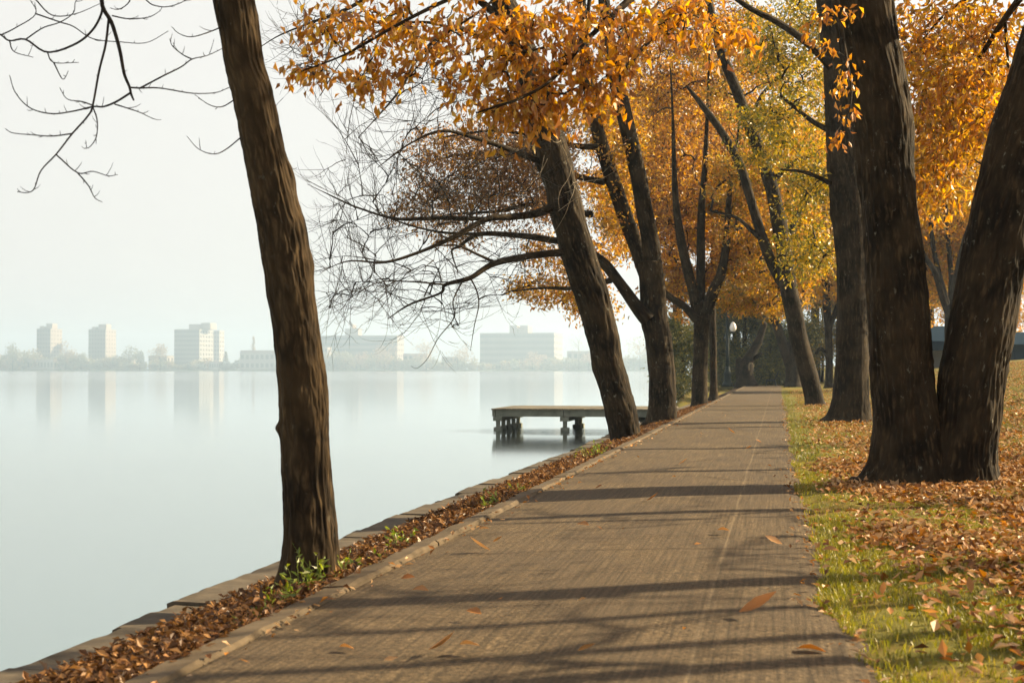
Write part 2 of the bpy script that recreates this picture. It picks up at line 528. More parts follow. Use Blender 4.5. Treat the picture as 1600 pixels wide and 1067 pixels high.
def tube_np(pts, rr, seg=8, nlen=None, ref=None, ridge=0.0, bumps=(), flare=0.0, seed=0.0, ridge_scale=30.0):
    """one closed, tapering tube: verts, quads, bark coordinates"""
    if nlen is None: nlen = max(2, (len(pts) - 1) * 3 + 1)
    if len(pts) == 2 and nlen == 4: nlen = 2
    c, r = catmull(pts, rr, nlen)
    t = np.gradient(c, axis=0)
    t /= np.linalg.norm(t, axis=1)[:, None] + 1e-9
    ref = np.array(ref if ref is not None else ((0, 0, 1) if abs(t[0][2]) < 0.8 else (1, 0, 0)), float)
    u = ref - (t @ ref)[:, None] * t
    nu = np.linalg.norm(u, axis=1)
    if nu.min() < 0.15:
        u = np.zeros_like(t); cur = np.cross(t[0], (0.3, 0.5, 0.81)); cur /= np.linalg.norm(cur)
        for k in range(len(t)):
            cur = cur - t[k] * (cur @ t[k]); cur /= np.linalg.norm(cur) + 1e-9
            u[k] = cur
    else:
        u /= nu[:, None]
    w = np.cross(t, u)
    a = np.linspace(0, 2 * np.pi, seg, endpoint=False)
    s = np.concatenate([[0], np.cumsum(np.linalg.norm(np.diff(c, axis=0), axis=1))])
    A, S = np.meshgrid(a, s)
    R = np.repeat(r[:, None], seg, 1)
    r0 = float(np.mean(r))
    bc = np.stack([np.cos(A) * R + seed, np.sin(A) * R, S], -1).reshape(-1, 3)
    mul = np.ones_like(R)
    if flare > 0:
        e = np.exp(-np.maximum(S - 0.12, 0) / 0.22)
        mul += flare * e * (0.65 + 0.35 * np.cos(5 * A + seed * 3) + 0.3 * np.cos(3 * A + seed) + 0.15 * np.cos(8 * A))
    for (bs, ba, amp, wl_, wa) in bumps:
        da = np.angle(np.exp(1j * (A - ba)))
        mul += amp * np.exp(-((S - bs) / wl_) ** 2 - (da / wa) ** 2)
    R2 = R * mul
    if ridge > 0:
        q = bc * np.array([ridge_scale, ridge_scale, ridge_scale * 0.13])
        wv = vnoise(bc * np.array([4, 4, 2.0]) + 9)[:, None]
        n1 = 1 - np.abs(2 * vnoise(q + wv * 1.6) - 1)
        n2 = vnoise(q * 2.7 + 31)
        n3 = vnoise(bc * np.array([5, 5, 2.5]) + 77)
        R2 = R2 + (ridge * (n1 * 0.9 + n2 * 0.5 - 0.7) + ridge * 1.6 * (n3 - 0.5)).reshape(R2.shape)
    V = c[:, None, :] + R2[..., None] * (np.cos(A)[..., None] * u[:, None, :] + np.sin(A)[..., None] * w[:, None, :])
    V = V.reshape(-1, 3)
    k = np.arange(seg); k2 = (k + 1) % seg
    rows = np.arange(nlen - 1)[:, None] * seg
    Q = np.stack([rows + k, rows + k2, rows + seg + k2, rows + seg + k], -1).reshape(-1, 4)
    tip = len(V)
    V = np.vstack([V, c[-1] + t[-1] * r[-1] * 0.6])
    bc = np.vstack([bc, [[seed, 0, s[-1]]]])
    last = (nlen - 1) * seg
    T = np.stack([last + k, last + k2, np.full(seg, tip)], -1)
    return V, Q, T, bc


def tubes_mesh(name, tubes):
    vs_, qs, ts, bs, o = [], [], [], [], 0
    for V, Q, T, B in tubes:
        vs_.append(V); qs.append(Q + o); ts.append(T + o); bs.append(B); o += len(V)
    return mesh_np(name, np.vstack(vs_), [np.vstack(qs), np.vstack(ts)], True, {'bark_co': ('FLOAT_VECTOR', np.vstack(bs))})


# ------------------------------------------------------------------ leaves
def leaves_np(pos, direc, size, tint, width=0.42, fold=0.25):
    """pos, direc (N,3), size (N,), tint (N,3): folded diamond leaves, 2 triangles each"""
    n = len(pos)
    d = direc / (np.linalg.norm(direc, axis=1)[:, None] + 1e-9)
    rnd = RNG.normal(size=(n, 3))
    sd = np.cross(d, rnd); sd /= np.linalg.norm(sd, axis=1)[:, None] + 1e-9
    nr = np.cross(d, sd)
    L = size[:, None]
    b = pos
    m = pos + d * L * 0.45
    l = m + sd * L * width * 0.5 + nr * L * fold * 0.5
    r = m - sd * L * width * 0.5 + nr * L * fold * 0.5
    tp = pos + d * L - nr * L * fold * 0.3
    V = np.stack([b, l, tp, r], 1).reshape(-1, 3)
    i = np.arange(n)[:, None] * 4
    T = np.concatenate([i + np.array([[0, 1, 2]]), i + np.array([[0, 2, 3]])], 0)
    C = np.repeat(np.hstack([tint, np.ones((n, 1))]), 4, 0)
    return V, T, C


def pick(palette, n, jitter=0.18):
    pal = np.array(palette)
    c = pal[RNG.integers(0, len(pal), n)]
    return np.clip(0.74 * c * (1 + RNG.normal(0, jitter, (n, 1))), 0.004, 0.85)


PAL = {
    'orange': [(.58, .25, .015), (.66, .32, .02), (.50, .20, .012), (.68, .42, .04), (.60, .28, .015), (.34, .13, .012)],
    'gold': [(.66, .38, .010), (.56, .29, .010), (.58, .24, .010), (.40, .24, .012), (.24, .13, .008)],
    'yellow': [(.50, .34, .014), (.34, .26, .014), (.19, .18, .015), (.55, .34, .014), (.12, .12, .012)],
    'rust': [(.36, .14, .010), (.50, .23, .012), (.26, .095, .008), (.60, .34, .014), (.14, .06, .008)],
    'brown': [(.17, .08, .02), (.25, .115, .022), (.11, .055, .016), (.40, .19, .03)],
    'green': [(.06, .08, .022), (.10, .115, .03), (.17, .165, .035), (.28, .23, .04), (.04, .055, .02)],
    'litter': [(.36, .17, .055), (.50, .29, .13), (.26, .11, .035), (.60, .40, .22), (.15, .065, .025), (.44, .19, .035), (.55, .34, .17)],
    'bed': [(.17, .08, .03), (.26, .13, .05), (.11, .05, .02), (.36, .19, .07), (.07, .033, .015)],
}


# ------------------------------------------------------------------ trees
class Tree:
    def __init__(s, name, label, base, mat='bark', group=None, seed=1):
        s.e = empty(name, base)
        tag(s.e, label, 'tree', group)
        s.base = Vector(base)
        s.mat = M[mat]
        s.nodes, s.par, s.fixed = [], [], []
        s.rn = random.Random(seed)
        s.seed = seed
        s.twigs = []
        s.leaf = {}
        s.count = None

    def _loc(s, me, name, mat=None):
        me.transform(Matrix.Translation(-s.base))
        return link(name, me, s.e, mat or s.mat)

    def stem(s, rows, d, name='trunk', seg=40, nlen=None, ridge=0.008, flare=0.0, bumps=(), dd=None, pts=None, rs=30.0):
        """rows: (x_left, x_right, y) in photo pixels from the base up, at depth d (+dd along it)"""
        if pts is None:
            pp, rr = [], []
            for i, (a, b, y) in enumerate(rows):
                di = d + (dd[i] if dd else 0)
                pp.append(P((a + b) / 2, y, di)); rr.append((b - a) / 2 * di * DSC / F)
        else:
            pp, rr = pts
        pp = [np.array(p) for p in pp]
        L = sum(np.linalg.norm(pp[i + 1] - pp[i]) for i in range(len(pp) - 1))
        if nlen is None: nlen = int(max(10, L / max(0.012, min(rr) * 0.35)))
        nlen = min(nlen, 520)
        tb = tube_np(pp, rr, seg, nlen, ref=_r, ridge=ridge, bumps=bumps, flare=flare, seed=float(s.seed), ridge_scale=rs)
        o = s._loc(tubes_mesh(name, [tb]), name)
        c, r = catmull(pp, rr, max(8, int(L / 0.25)))
        s._add_chain(c)
        return o

    def _add_chain(s, c, parent=-1):
        for p in c:
            s.nodes.append(np.array(p)); s.par.append(parent); parent = len(s.nodes) - 1

    def limb(s, px, name='limb', seg=12, ridge=0.003, mat=None):
        """px: (x, y, depth, radius in metres) along the limb"""
        pp = [np.array(P(x, y, d)) for x, y, d, _ in px]
        rr = [q[3] for q in px]
        L = sum(np.linalg.norm(pp[i + 1] - pp[i]) for i in range(len(pp) - 1))
        tb = tube_np(pp, rr, seg, int(max(8, min(90, L / 0.05))), ridge=ridge if rr[0] > 0.02 else 0, seed=float(s.seed) + len(s.nodes) * .1)
        o = s._loc(tubes_mesh(name, [tb]), name, mat)
        c, r = catmull(pp, rr, max(6, int(L / 0.2)))
        s._add_chain(c)
        return o

    def reach(s, targets, sag=0.0, rmin=0.004, jit=0.06, seg=5, store=None, grow=0.00042, rmax=0.05):
        """join each target place to the nearest wood by a branch; thick where many hang on it"""
        targets = [np.array(t) for t in targets]
        n0 = len(s.nodes)
        arr = np.zeros((n0 + len(targets) * 6, 3)); arr[:n0] = np.array(s.nodes); cnt = n0
        base = arr[:n0].copy()
        key = [np.min(np.linalg.norm(base - t, axis=1)) for t in targets]
        paths = []
        owner = {}
        for k in np.argsort(key):
            t = targets[k]
            dist = np.linalg.norm(arr[:cnt] - t, axis=1)
            j = int(np.argmin(dist + 0.35 * np.maximum(0, t[2] * 0 + arr[:cnt, 2] - t[2])))
            a = arr[j].copy(); D = np.linalg.norm(t - a)
            pts = [a]
            idx = []
            for f in (0.2, 0.4, 0.6, 0.8, 1.0):
                p = a + (t - a) * f
                p = p + np.array([s.rn.gauss(0, jit) * D for _ in range(3)]) * math.sin(math.pi * min(f, .97)) 
                p[2] += (0.10 - sag) * D * math.sin(math.pi * f)
                pts.append(p); arr[cnt] = p; idx.append(cnt); owner[cnt] = len(paths); cnt += 1
            paths.append([pts, owner.get(j), 1, idx])
        for k in range(len(paths) - 1, -1, -1):
            o = paths[k][1]
            if o is not None: paths[o][2] += paths[k][2]
        ends = []
        for pts, o, c, idx in paths:
            r1 = min(rmax, rmin + grow * c * 6 + 0.0012 * math.sqrt(c))
            s.twigs.append(tube_np(pts, np.linspace(r1, rmin * 0.6, len(pts)), seg if r1 > 0.008 else 4, len(pts) + (4 if r1 > .01 else 0)))
            ends.append((pts[-3], pts[-2], pts[-1]))
        s.nodes = [p for p in arr[:cnt]]
        s.par = [-1] * cnt
        return ends

    def side_twigs(s, ends, n=4, length=0.6, r=0.003, up=0.3, curl=0.5, depth=1):
        """thin bare twigs leaving the branch ends, curving up at the tip"""
        out = []
        for e in ends:
            e = [np.array(q) for q in e]
            for _ in range(n):
                k = s.rn.random()
                a = e[0] * (1 - k) + e[-1] * k
                d0 = e[-1] - e[0]; d0 /= np.linalg.norm(d0) + 1e-9
                rv = np.array([s.rn.gauss(0, 1) for _ in range(3)])
                d = d0 * 1.1 + rv * 0.42; d /= np.linalg.norm(d)
                L = length * s.rn.uniform(0.4, 1.2)
                pts = [a]; p = a
                for q in range(5):
                    d = d + np.array([s.rn.gauss(0, .08), s.rn.gauss(0, .08), up * (q / 4.0) ** 1.5 * curl + s.rn.gauss(0, .06)])
                    d /= np.linalg.norm(d); p = p + d * L / 5; pts.append(p)
                s.twigs.append(tube_np(pts, np.linspace(r, r * 0.35, 6), 3, 6))
                out.append((pts[-4], pts[-3], pts[-1]))
        return out

    def leaf_on(s, ends, per, size, pal, spread=0.22, droop=0.5, key='foliage', flat=0.6, width=0.42, fold=0.25):
        e0 = np.array([e[0] for e in ends]); e1 = np.array([e[-1] for e in ends])
        n = len(ends) * per
        if n == 0: return
        i = np.repeat(np.arange(len(ends)), per)
        k = RNG.random((n, 1)) * 1.25
        d = e1[i] - e0[i]
        off = RNG.normal(0, spread, (n, 3)); off[:, 2] *= flat
        pos = e0[i] + d * k + off
        di = RNG.normal(0, 1, (n, 3)) * 0.8 + d / (np.linalg.norm(d, axis=1)[:, None] + 1e-9) * 0.5
        di[:, 2] -= droop
        sz = size * RNG.uniform(0.6, 1.25, n)
        s.leaf.setdefault(key, []).append(leaves_np(pos, di, sz, pick(PAL[pal], n), width, fold))

    def finish(s, mat=None, leafmat='leaf'):
        if s.twigs:
            o = s._loc(tubes_mesh('branches', s.twigs), 'branches', mat or M['twig'])
            tag(o, kind='stuff')
        for k, parts in s.leaf.items():
            V, T, C, o = [], [], [], 0
            for v, t, c in parts:
                V.append(v); T.append(t + o); C.append(c); o += len(v)
            me = mesh_np(k, np.vstack(V), np.vstack(T), False, {'tint': ('FLOAT_COLOR', np.vstack(C))})
            tag(s._loc(me, k, M[leafmat]), kind='stuff')
        return s.e


def blob(n, px, py, rx, ry, d, rd, rn=random):
    """n places in a rounded mass centred at the pixel, rx/ry photo pixels wide there, rd metres deep"""
    out = []
    while len(out) < n:
        a, b, c = rn.uniform(-1, 1), rn.uniform(-1, 1), rn.uniform(-1, 1)
        if a * a + b * b + c * c <= 1:
            dd = d + c * rd
            out.append(P(px + a * rx, py + b * ry, dd))
    return out


# ================================================================== SETTING
def hz(x, y):
    """height of the lawn"""
    x = np.asarray(x, float); y = np.asarray(y, float)
    t = np.maximum(0, x - 2.0)
    z = np.where(t < 7, 0.19 * t * t / (t + 0.8), 0.19 * 49 / 7.8 + 0.09 * (t - 7))
    z = np.minimum(z, 5.0)
    near = np.clip((y - 2) / 20, 0.15, 1)
    return z * near + 0.02 * np.sin(x * 2.1 + y * 0.7) * np.clip((x - 0.5), 0, 1) - 0.012


def edge_x(y):
    """the ragged lawn edge of the path"""
    y = np.asarray(y, float)
    if y.ndim > 1: return edge_x(y.ravel()).reshape(y.shape)
    q = np.stack([y * 1.1, y * 0 + 3.3, y * 0], -1)
    q2 = np.stack([y * 3.7, y * 0 + 8.3, y * 0], -1)
    return 0.225 + 0.14 * np.clip((6.7 - y) / 0.7, 0, 1) + 0.13 * (vnoise(q) - 0.5) + 0.09 * (vnoise(q2) - 0.5)


KX0, KX1 = -2.26, -2.11         # kerb
CX0, CX1 = -3.38, -3.03         # coping
PATH_END = 108.0
WATER_Z = -0.95


def grid_mesh(name, xs, ys, zf, mat, kind='structure'):
    X, Y = np.meshgrid(xs, ys)
    Z = zf(X, Y)
    V = np.stack([X, Y, Z], -1).reshape(-1, 3)
    nx = len(xs); ny = len(ys)
    i = (np.arange(ny - 1)[:, None] * nx + np.arange(nx - 1)).reshape(-1)
    Q = np.stack([i, i + 1, i + nx + 1, i + nx], -1)
    o = link(name, mesh_np(name, V, Q, True), None, mat)
    o['kind'] = kind
    return o


# lawn and land to the right of the path
ys = np.concatenate([np.arange(-6, 16, 0.12), np.arange(16, 60, 0.6), np.arange(60, 200, 5), np.arange(200, 1301, 100)])
xs = np.concatenate([np.arange(0.0, 3.0, 0.06), np.arange(3, 12, 0.4), np.arange(12, 60, 4), np.arange(60, 661, 60)])
grid_mesh('lawn_ground', xs, ys, lambda x, y: hz(x, y) - 0.03 + 0.03 * np.clip((x - edge_x(y)) / 0.25, 0, 1), M['ground'])
# land beyond the end of the path, where the shore swings out into the lake
grid_mesh('bank_ground', np.linspace(-2.6, 0.05, 6), np.linspace(PATH_END - .2, 400, 30), lambda x, y: x * 0 - 0.03, M['ground'])
hl = grid_mesh('headland_ground', np.linspace(0, 1, 12), np.linspace(58, 400, 60), lambda x, y: np.where(x < .06, -1.3, -0.35) + np.where(y < 60, -0.7, 0.0) + 0.05 * np.sin(x * 30 + y), M['ground'])
for v_ in hl.data.vertices:
    xl = -2.9 - 0.052 * (v_.co.y - 30)
    v_.co.x = xl + (-2.55 - xl) * v_.co.x

# path: one fine sheet, ragged at the lawn side
pys = np.concatenate([np.arange(-4, 20, 0.05), np.arange(20, PATH_END, 0.4)])
nx = 26
ts = np.linspace(0, 1, nx)
ex = edge_x(pys)
X = KX1 + 0.004 + (ex[:, None] - KX1 - 0.004) * ts[None, :]
Y = np.repeat(pys[:, None], nx, 1)
Z = 0.006 * np.sin(X * 2.3 + Y * 0.31) + 0.006 * (vnoise(np.stack([X.ravel() * 1.4, Y.ravel() * 0.8, X.ravel() * 0], -1)).reshape(X.shape) - 0.5)
Z[:, -1] -= 0.02
V = np.stack([X, Y, Z], -1).reshape(-1, 3)
i = (np.arange(len(pys) - 1)[:, None] * nx + np.arange(nx - 1)).reshape(-1)
path = link('path', mesh_np('path', V, np.stack([i, i + 1, i + nx + 1, i + nx], -1)), None, M['path'])
path['kind'] = 'structure'

# kerb stones along the lake side of the path
rk = random.Random(5)
y = 1.2
protos = []
for k in range(4):
    L = 1.0
    m = MB(); nseg = 8
    xs_, zs_ = [], []
    for q in range(nseg + 1):
        yy = q / nseg
        w0 = rk.uniform(-.006, .006); w1 = rk.uniform(-.006, .004); b = rk.uniform(.014, .022); tz = rk.uniform(-.004, .004)
        sec = [(KX0 + w0, -0.25), (KX0 + w0, 0.0 + tz), (KX0 + w0 + b, 0.01 + tz), (KX1 + w1 - b, 0.02 + tz), (KX1 + w1, 0.006 + tz), (KX1 + w1 + .004, -0.25)]
        m.v += [(sx, yy, sz) for sx, sz in sec]
    for q in range(nseg):
        for e in range(5):
            a = q * 6 + e
            m.f.append((a, a + 6, a + 7, a + 1))
    m.f.append(tuple(range(6))); m.f.append(tuple(nseg * 6 + e for e in reversed(range(6))))
    me = bpy.data.meshes.new('kerb_stone'); me.from_pydata(m.v, [], m.f); me.update(); me.materials.append(M['kerb'])
    protos.append(me)
n_k = 0
while y < PATH_END:
    L = rk.uniform(1.7, 2.1) if y < 60 else rk.uniform(3, 4)
    o = link('kerb_stone', protos[n_k % 4], path)
    o.location = (rk.uniform(-.006, .006), y, rk.uniform(-.006, .008))
    o.scale = (1, L - 0.012, 1)
    y += L; n_k += 1

# bed between kerb and coping
bys = np.concatenate([np.arange(0, 24, 0.15), np.arange(24, PATH_END, 1.0)])
grid_mesh('leaf_bed_soil', np.linspace(CX1 - 0.02, KX0 + 0.01, 10), bys,
          lambda x, y: -0.245 + 0.19 * np.clip((x - CX1) / (KX0 - CX1), 0, 1) ** 0.8 + 0.02 * np.sin(y * 2.3 + x * 5), M['soil'])

# seawall of coping stones on a face wall
sw = empty('seawall', (CX0, 0, WATER_Z))
tag(sw, 'low stone seawall with flat coping blocks along the lake', 'seawall')
MB().box(0.05, 0.34, 1.0, 62, -0.6, 0.56).build('wall_face', M['coping'], sw)
rc = random.Random(3)
cop = []
for k in range(5):
    m = MB(); nseg = 7
    for q in range(nseg + 1):
        yy = q / nseg
        o0 = rc.uniform(-.012, .012); o1 = rc.uniform(-.015, .015); tz = rc.uniform(-.006, .006)
        sec = [(o0, -0.16), (o0 - .01, -0.015 + tz), (o0 + .025, tz), (0.34 + o1, tz - .004), (0.36 + o1, -0.02 + tz), (0.36 + o1, -0.16)]
        m.v += [(a, yy, b) for a, b in sec]
    for q in range(nseg):
        for e in range(6):
            a = q * 6 + e; b = q * 6 + (e + 1) % 6
            m.f.append((a, a + 6, b + 6, b))
    m.f.append(tuple(range(6))); m.f.append(tuple(nseg * 6 + e for e in reversed(range(6))))
    me = bpy.data.meshes.new('coping_stone'); me.from_pydata(m.v, [], m.f); me.update(); me.materials.append(M['coping'])
    cop.append(me)
y, k = 3.2, 0
while y < 62:
    L = rc.uniform(0.55, 1.15) if y < 30 else rc.uniform(1.2, 2.0)
    o = link('coping_stone', cop[k % 5], sw)
    o.location = (rc.choice([-.03, 0, 0, .01, .04]) + rc.uniform(-.01, .01), y, -0.21 - WATER_Z + rc.uniform(-.012, .012))
    o.scale = (1, L - 0.02, 1)
    o.rotation_euler = (rc.uniform(-.01, .01), rc.uniform(-.02, .02), rc.uniform(-.02, .02))
    y += L; k += 1

# lake
wv = MB().poly([(-3500, -60, WATER_Z), (-3.2, -60, WATER_Z), (-3.2, 4700, WATER_Z), (-3500, 4700, WATER_Z)], [(0, 1, 2, 3)]).build('lake_water', M['water'])
wv['kind'] = 'structure'

# ------------------------------------------------------------------ far shore
D0 = 3200.0
a = P(-500, 577, D0); b = P(1300, 577, D0)
fw = Vector((_f.x, _f.y, 0)).normalized()


def shore_pt(px, back, z):
    p = P(px, 577, D0); p = Vector((p.x, p.y, 0)) + fw * back
    return (p.x, p.y, z)


m = MB()
cols = 60
prof = [(0, WATER_Z - .3), (3, 0.2), (12, 1.0), (40, 1.6), (240, 3.0)]
for c in range(cols + 1):
    px = -480 + 1860 * c / cols
    wob = 6 * math.sin(c * 0.9) + 4 * math.sin(c * 2.3)
    for bk, z in prof:
        m.v.append(shore_pt(px, bk + wob, z))
for c in range(cols):
    for e in range(4):
        q = c * 5 + e
        m.f.append((q, q + 5, q + 6, q + 1))
o = m.build('far_shore_land', M['shore'], None, True)
o['kind'] = 'structure'


def building(name, label, px0, px1, ytop, depth_m, d, mat, floors, cols_, side_cols=3, roof=(), ybase=574, side_mat=None, band=False):
    """a block whose lake front spans px0..px1; square to the near shore path, its right flank coloured paler as if sunlit"""
    d *= 3.2; depth_m *= 3.2
    p0, p1 = P(px0, 575, d), P(px1, 575, d)
    h = (575 - ytop) / F * d - 0.3
    w = (px1 - px0) / F * d / math.cos(YAW)
    e = empty(name, (p0.x, p0.y, 1.0))
    tag(e, label, 'building')
    wall = MB().box(0, w, 0, depth_m, 0, h - 1).build('wall', mat, e)
    MB().box(w, w + 0.25, 0.1, depth_m - .1, 0, h - 1.1).build('flank_wall', side_mat or M['pale_wall'], e)  # flank slab in a paler colour, standing for sun on that side
    MB().box(-0.3, w + 0.45, -0.3, depth_m + .3, h - 1, h - .3).build('parapet', mat, e)
    fh = (h - 2) / floors
    cw = w / cols_
    wm = bpy.data.meshes.new('window'); t = MB().box(0, cw * (0.94 if band else 0.6), -0.12, 0.0, 0, fh * 0.5)
    wm.from_pydata(t.v, [], t.f); wm.materials.append(M['window'])
    for f in range(floors):
        for c in range(cols_):
            o = link('window', wm, e); o.location = (c * cw + cw * (0.03 if band else 0.2), -0.003, 0.8 + f * fh + fh * 0.25)
    sw_ = depth_m / max(1, side_cols)
    wm2 = bpy.data.meshes.new('window'); t = MB().box(0, 0.12, 0, sw_ * 0.4, 0, fh * 0.45)
    wm2.from_pydata(t.v, [], t.f); wm2.materials.append(M['window'])
    for f in range(floors):
        for c in range(side_cols):
            o = link('window', wm2, e); o.location = (w + 0.253, c * sw_ + sw_ * 0.3, 0.8 + f * fh + fh * 0.25)
    for (ra, rb, ry) in roof:
        xa = (ra - px0) / (px1 - px0) * w; xb = (rb - px0) / (px1 - px0) * w
        hh = (575 - ry) / F * d - 0.3
        MB().box(xa, xb, depth_m * .25, depth_m * .7, h - 0.3, hh).build('roof_house', M['pale_wall'], e)
    return e


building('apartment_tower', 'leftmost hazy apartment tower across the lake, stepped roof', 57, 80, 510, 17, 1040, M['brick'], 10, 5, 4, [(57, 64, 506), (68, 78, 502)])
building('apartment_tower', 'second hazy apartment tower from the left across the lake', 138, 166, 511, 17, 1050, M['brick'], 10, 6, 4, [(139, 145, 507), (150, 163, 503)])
building('office_block', 'broad green grey block with flank coloured as sunlit and roof house across the lake', 272, 313, 511, 26, 1040, M['brick'], 9, 8, 5, [(290, 313, 503), (310, 325, 501)], None, M['white_wall'], True)
building('slab_block', 'pale narrow block half hidden behind the pale flanked block across the lake', 330, 343, 513, 10, 1130, M['pale_wall'], 9, 3, 2)
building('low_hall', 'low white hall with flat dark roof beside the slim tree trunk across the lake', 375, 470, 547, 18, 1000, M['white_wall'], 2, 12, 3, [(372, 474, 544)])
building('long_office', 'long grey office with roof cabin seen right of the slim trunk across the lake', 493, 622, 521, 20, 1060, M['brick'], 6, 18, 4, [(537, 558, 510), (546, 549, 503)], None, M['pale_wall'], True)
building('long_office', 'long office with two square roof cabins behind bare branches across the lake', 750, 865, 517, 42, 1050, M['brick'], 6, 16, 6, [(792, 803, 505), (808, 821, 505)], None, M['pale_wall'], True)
building('low_house', 'low white house in front of the leftmost tower across the lake', 42, 86, 558, 10, 1005, M['white_wall'], 1, 8, 2)
building('small_white_block', 'small white block right beside the slim trunk across the lake', 497, 512, 539, 9, 1010, M['white_wall'], 4, 3, 2)
building('low_house', 'low white house just right of the pale flanked block across the lake', 327, 342, 561, 8, 1000, M['white_wall'], 1, 4, 2)

for k, (a_, b_, t_, lab) in enumerate(((100, 122, 553, 'low pale roofed house between the two towers across the lake'), (180, 206, 556, 'low pale house right of the second tower across the lake'),
                              (232, 262, 552, 'low flat block left of the pale flanked block across the lake'), (630, 668, 549, 'low pale block between the two long offices across the lake'),
                              (690, 722, 554, 'small low house left of the office with two roof cabins'), (886, 930, 545, 'pale low wing right of the office with two roof cabins'), (0, 34, 551, 'low block at the left edge across the lake'))):
    building('low_house', lab, a_, b_, t_, 12, 1012 + 5 * k, M['pale_wall'] if k % 2 else M['brick'], 2, 5, 2)

# far trees: a mass of them, and those that stand out
FARPAL = [(.14, .13, .06), (.20, .16, .075), (.12, .115, .06), (.24, .17, .08), (.10, .11, .06)]
vs_, ts_, cs_, o_ = [], [], [], 0
rf = random.Random(21)
for k in range(480):
    px = rf.uniform(-60, 1130)
    bk = rf.uniform(12, 50)
    p = Vector(shore_pt(px, bk, 1.3))
    h = rf.uniform(14, 30) * (0.75 + 0.55 * math.sin(px * .045) ** 2 + 0.35 * math.sin(px * .013 + 1))
    if px < 60: h += 4
    n = 130
    q = RNG.normal(0, 1, (n, 3)); q /= np.linalg.norm(q, axis=1)[:, None]; q *= RNG.random((n, 1)) ** 0.4
    pos = np.array(p) + q * np.array([h * .45, h * .45, h * .5]) + np.array([0, 0, h * .52])
    col = np.tile(np.array(FARPAL[rf.randrange(5)])[None], (n, 1)) * RNG.uniform(.7, 1.3, (n, 1))
    v, t, c = leaves_np(pos, RNG.normal(0, 1, (n, 3)), np.full(n, 4.8), col, 0.8)
    vs_.append(v); ts_.append(t + o_); cs_.append(c); o_ += len(v)
me = mesh_np('far_treeline', np.vstack(vs_), np.vstack(ts_), False, {'tint': ('FLOAT_COLOR', np.vstack(cs_))})
tag(link('far_treeline', me, None, M['leaf']), 'hazy belt of low trees and scrub along the far shore', 'treeline', None, 'stuff')


def far_tree(px, ytop, wpx, label, col, shape='round', back=8, bare=False):
    p = Vector(shore_pt(px, back, 1.1)); d = D0 + back
    h = (574 - ytop) / F * d; w = wpx / F * d
    e = empty('far_tree', p); tag(e, label, 'tree', 'trees on the far shore')
    tb = [tube_np([(0, 0, -.3), (0.1, 0, h * .3), (0, 0, h * .75)], [1.1, .9, .3], 6, 6)]
    for k in range(7):
        an = k * 0.9; zz = h * (.3 + .07 * k)
        tb.append(tube_np([(0, 0, zz), (math.cos(an) * w * .2, math.sin(an) * w * .2, zz + h * .12), (math.cos(an) * w * .42, math.sin(an) * w * .42, zz + h * .2)], [.5, .38, .15], 4, 5))
    link('trunk', tubes_mesh('trunk', tb), e, M['bark_grey'])
    n = 420 if not bare else 260
    q = RNG.normal(0, 1, (n, 3)); q /= np.linalg.norm(q, axis=1)[:, None]; q *= RNG.random((n, 1)) ** 0.45
    if shape == 'cone':
        zz = RNG.random(n) ** 1.5
        an = RNG.uniform(0, 6.28, n); rr = (1 - zz) * w * .5 * RNG.random(n) ** .5
        pos = np.stack([np.cos(an) * rr, np.sin(an) * rr, h * (.08 + .92 * zz)], -1)
    else:
        lob = RNG.normal(0, 1, (9, 3)) * np.array([w * .2, w * .2, h * .12])
        pos = q * np.array([w * .3, w * .3, h * .26]) + lob[RNG.integers(0, 9, n)] + np.array([0, 0, h * .62])
    cc = np.tile(np.array(col)[None], (n, 1)) * RNG.uniform(.7, 1.3, (n, 1))
    v, t, c = leaves_np(pos, RNG.normal(0, 1, (n, 3)), np.full(n, 3.8 if not bare else 2.2), cc, 0.75)
    tag(link('crown', mesh_np('crown', v, t, False, {'tint': ('FLOAT_COLOR', c)}), e, M['leaf']), kind='stuff')


gr_, ta_, pk_ = (.10, .105, .06), (.22, .15, .08), (.26, .17, .10)
far_tree(18, 534, 26, 'tall dark hazy tree left of the low white house across the lake', gr_, back=6)
far_tree(101, 532, 22, 'round hazy tree just right of the leftmost tower across the lake', ta_)
far_tree(125, 549, 22, 'low bushy hazy tree between the two towers across the lake', gr_)
far_tree(196, 534, 34, 'wide hazy tree right of the second tower across the lake', gr_, back=30)
far_tree(217, 543, 16, 'narrow dark hazy tree standing in open gap across the lake', gr_)
far_tree(249, 533, 30, 'tall tan hazy tree left of the pale flanked block across the lake', ta_)
far_tree(352, 546, 18, 'dark pointed hazy tree right of the pale flanked block', gr_, 'cone', 4)
far_tree(387, 522, 14, 'slender pointed hazy tree above the flat roofed hall', ta_, 'cone', 70)
far_tree(563, 545, 24, 'small orange hazy tree in front of the long grey office', pk_)
far_tree(600, 536, 34, 'wide pinkish hazy tree at the end of the long grey office', pk_)
far_tree(665, 526, 54, 'broad pinkish hazy tree between the two long offices', pk_, back=30)
far_tree(715, 535, 40, 'rounded tan hazy tree left of the office with roof cabins', ta_)
far_tree(832, 545, 36, 'orange hazy tree before the office with two roof cabins', pk_)
far_tree(905, 512, 42, 'bare branching hazy tree right of the office with roof cabins', ta_, back=14, bare=True)
far_tree(920, 545, 30, 'low orange hazy tree left of the leaning trunk across the lake', pk_, back=2)
far_tree(1000, 512, 60, 'tall hazy tree seen between the two leaning lakeside trunks', ta_, back=2)

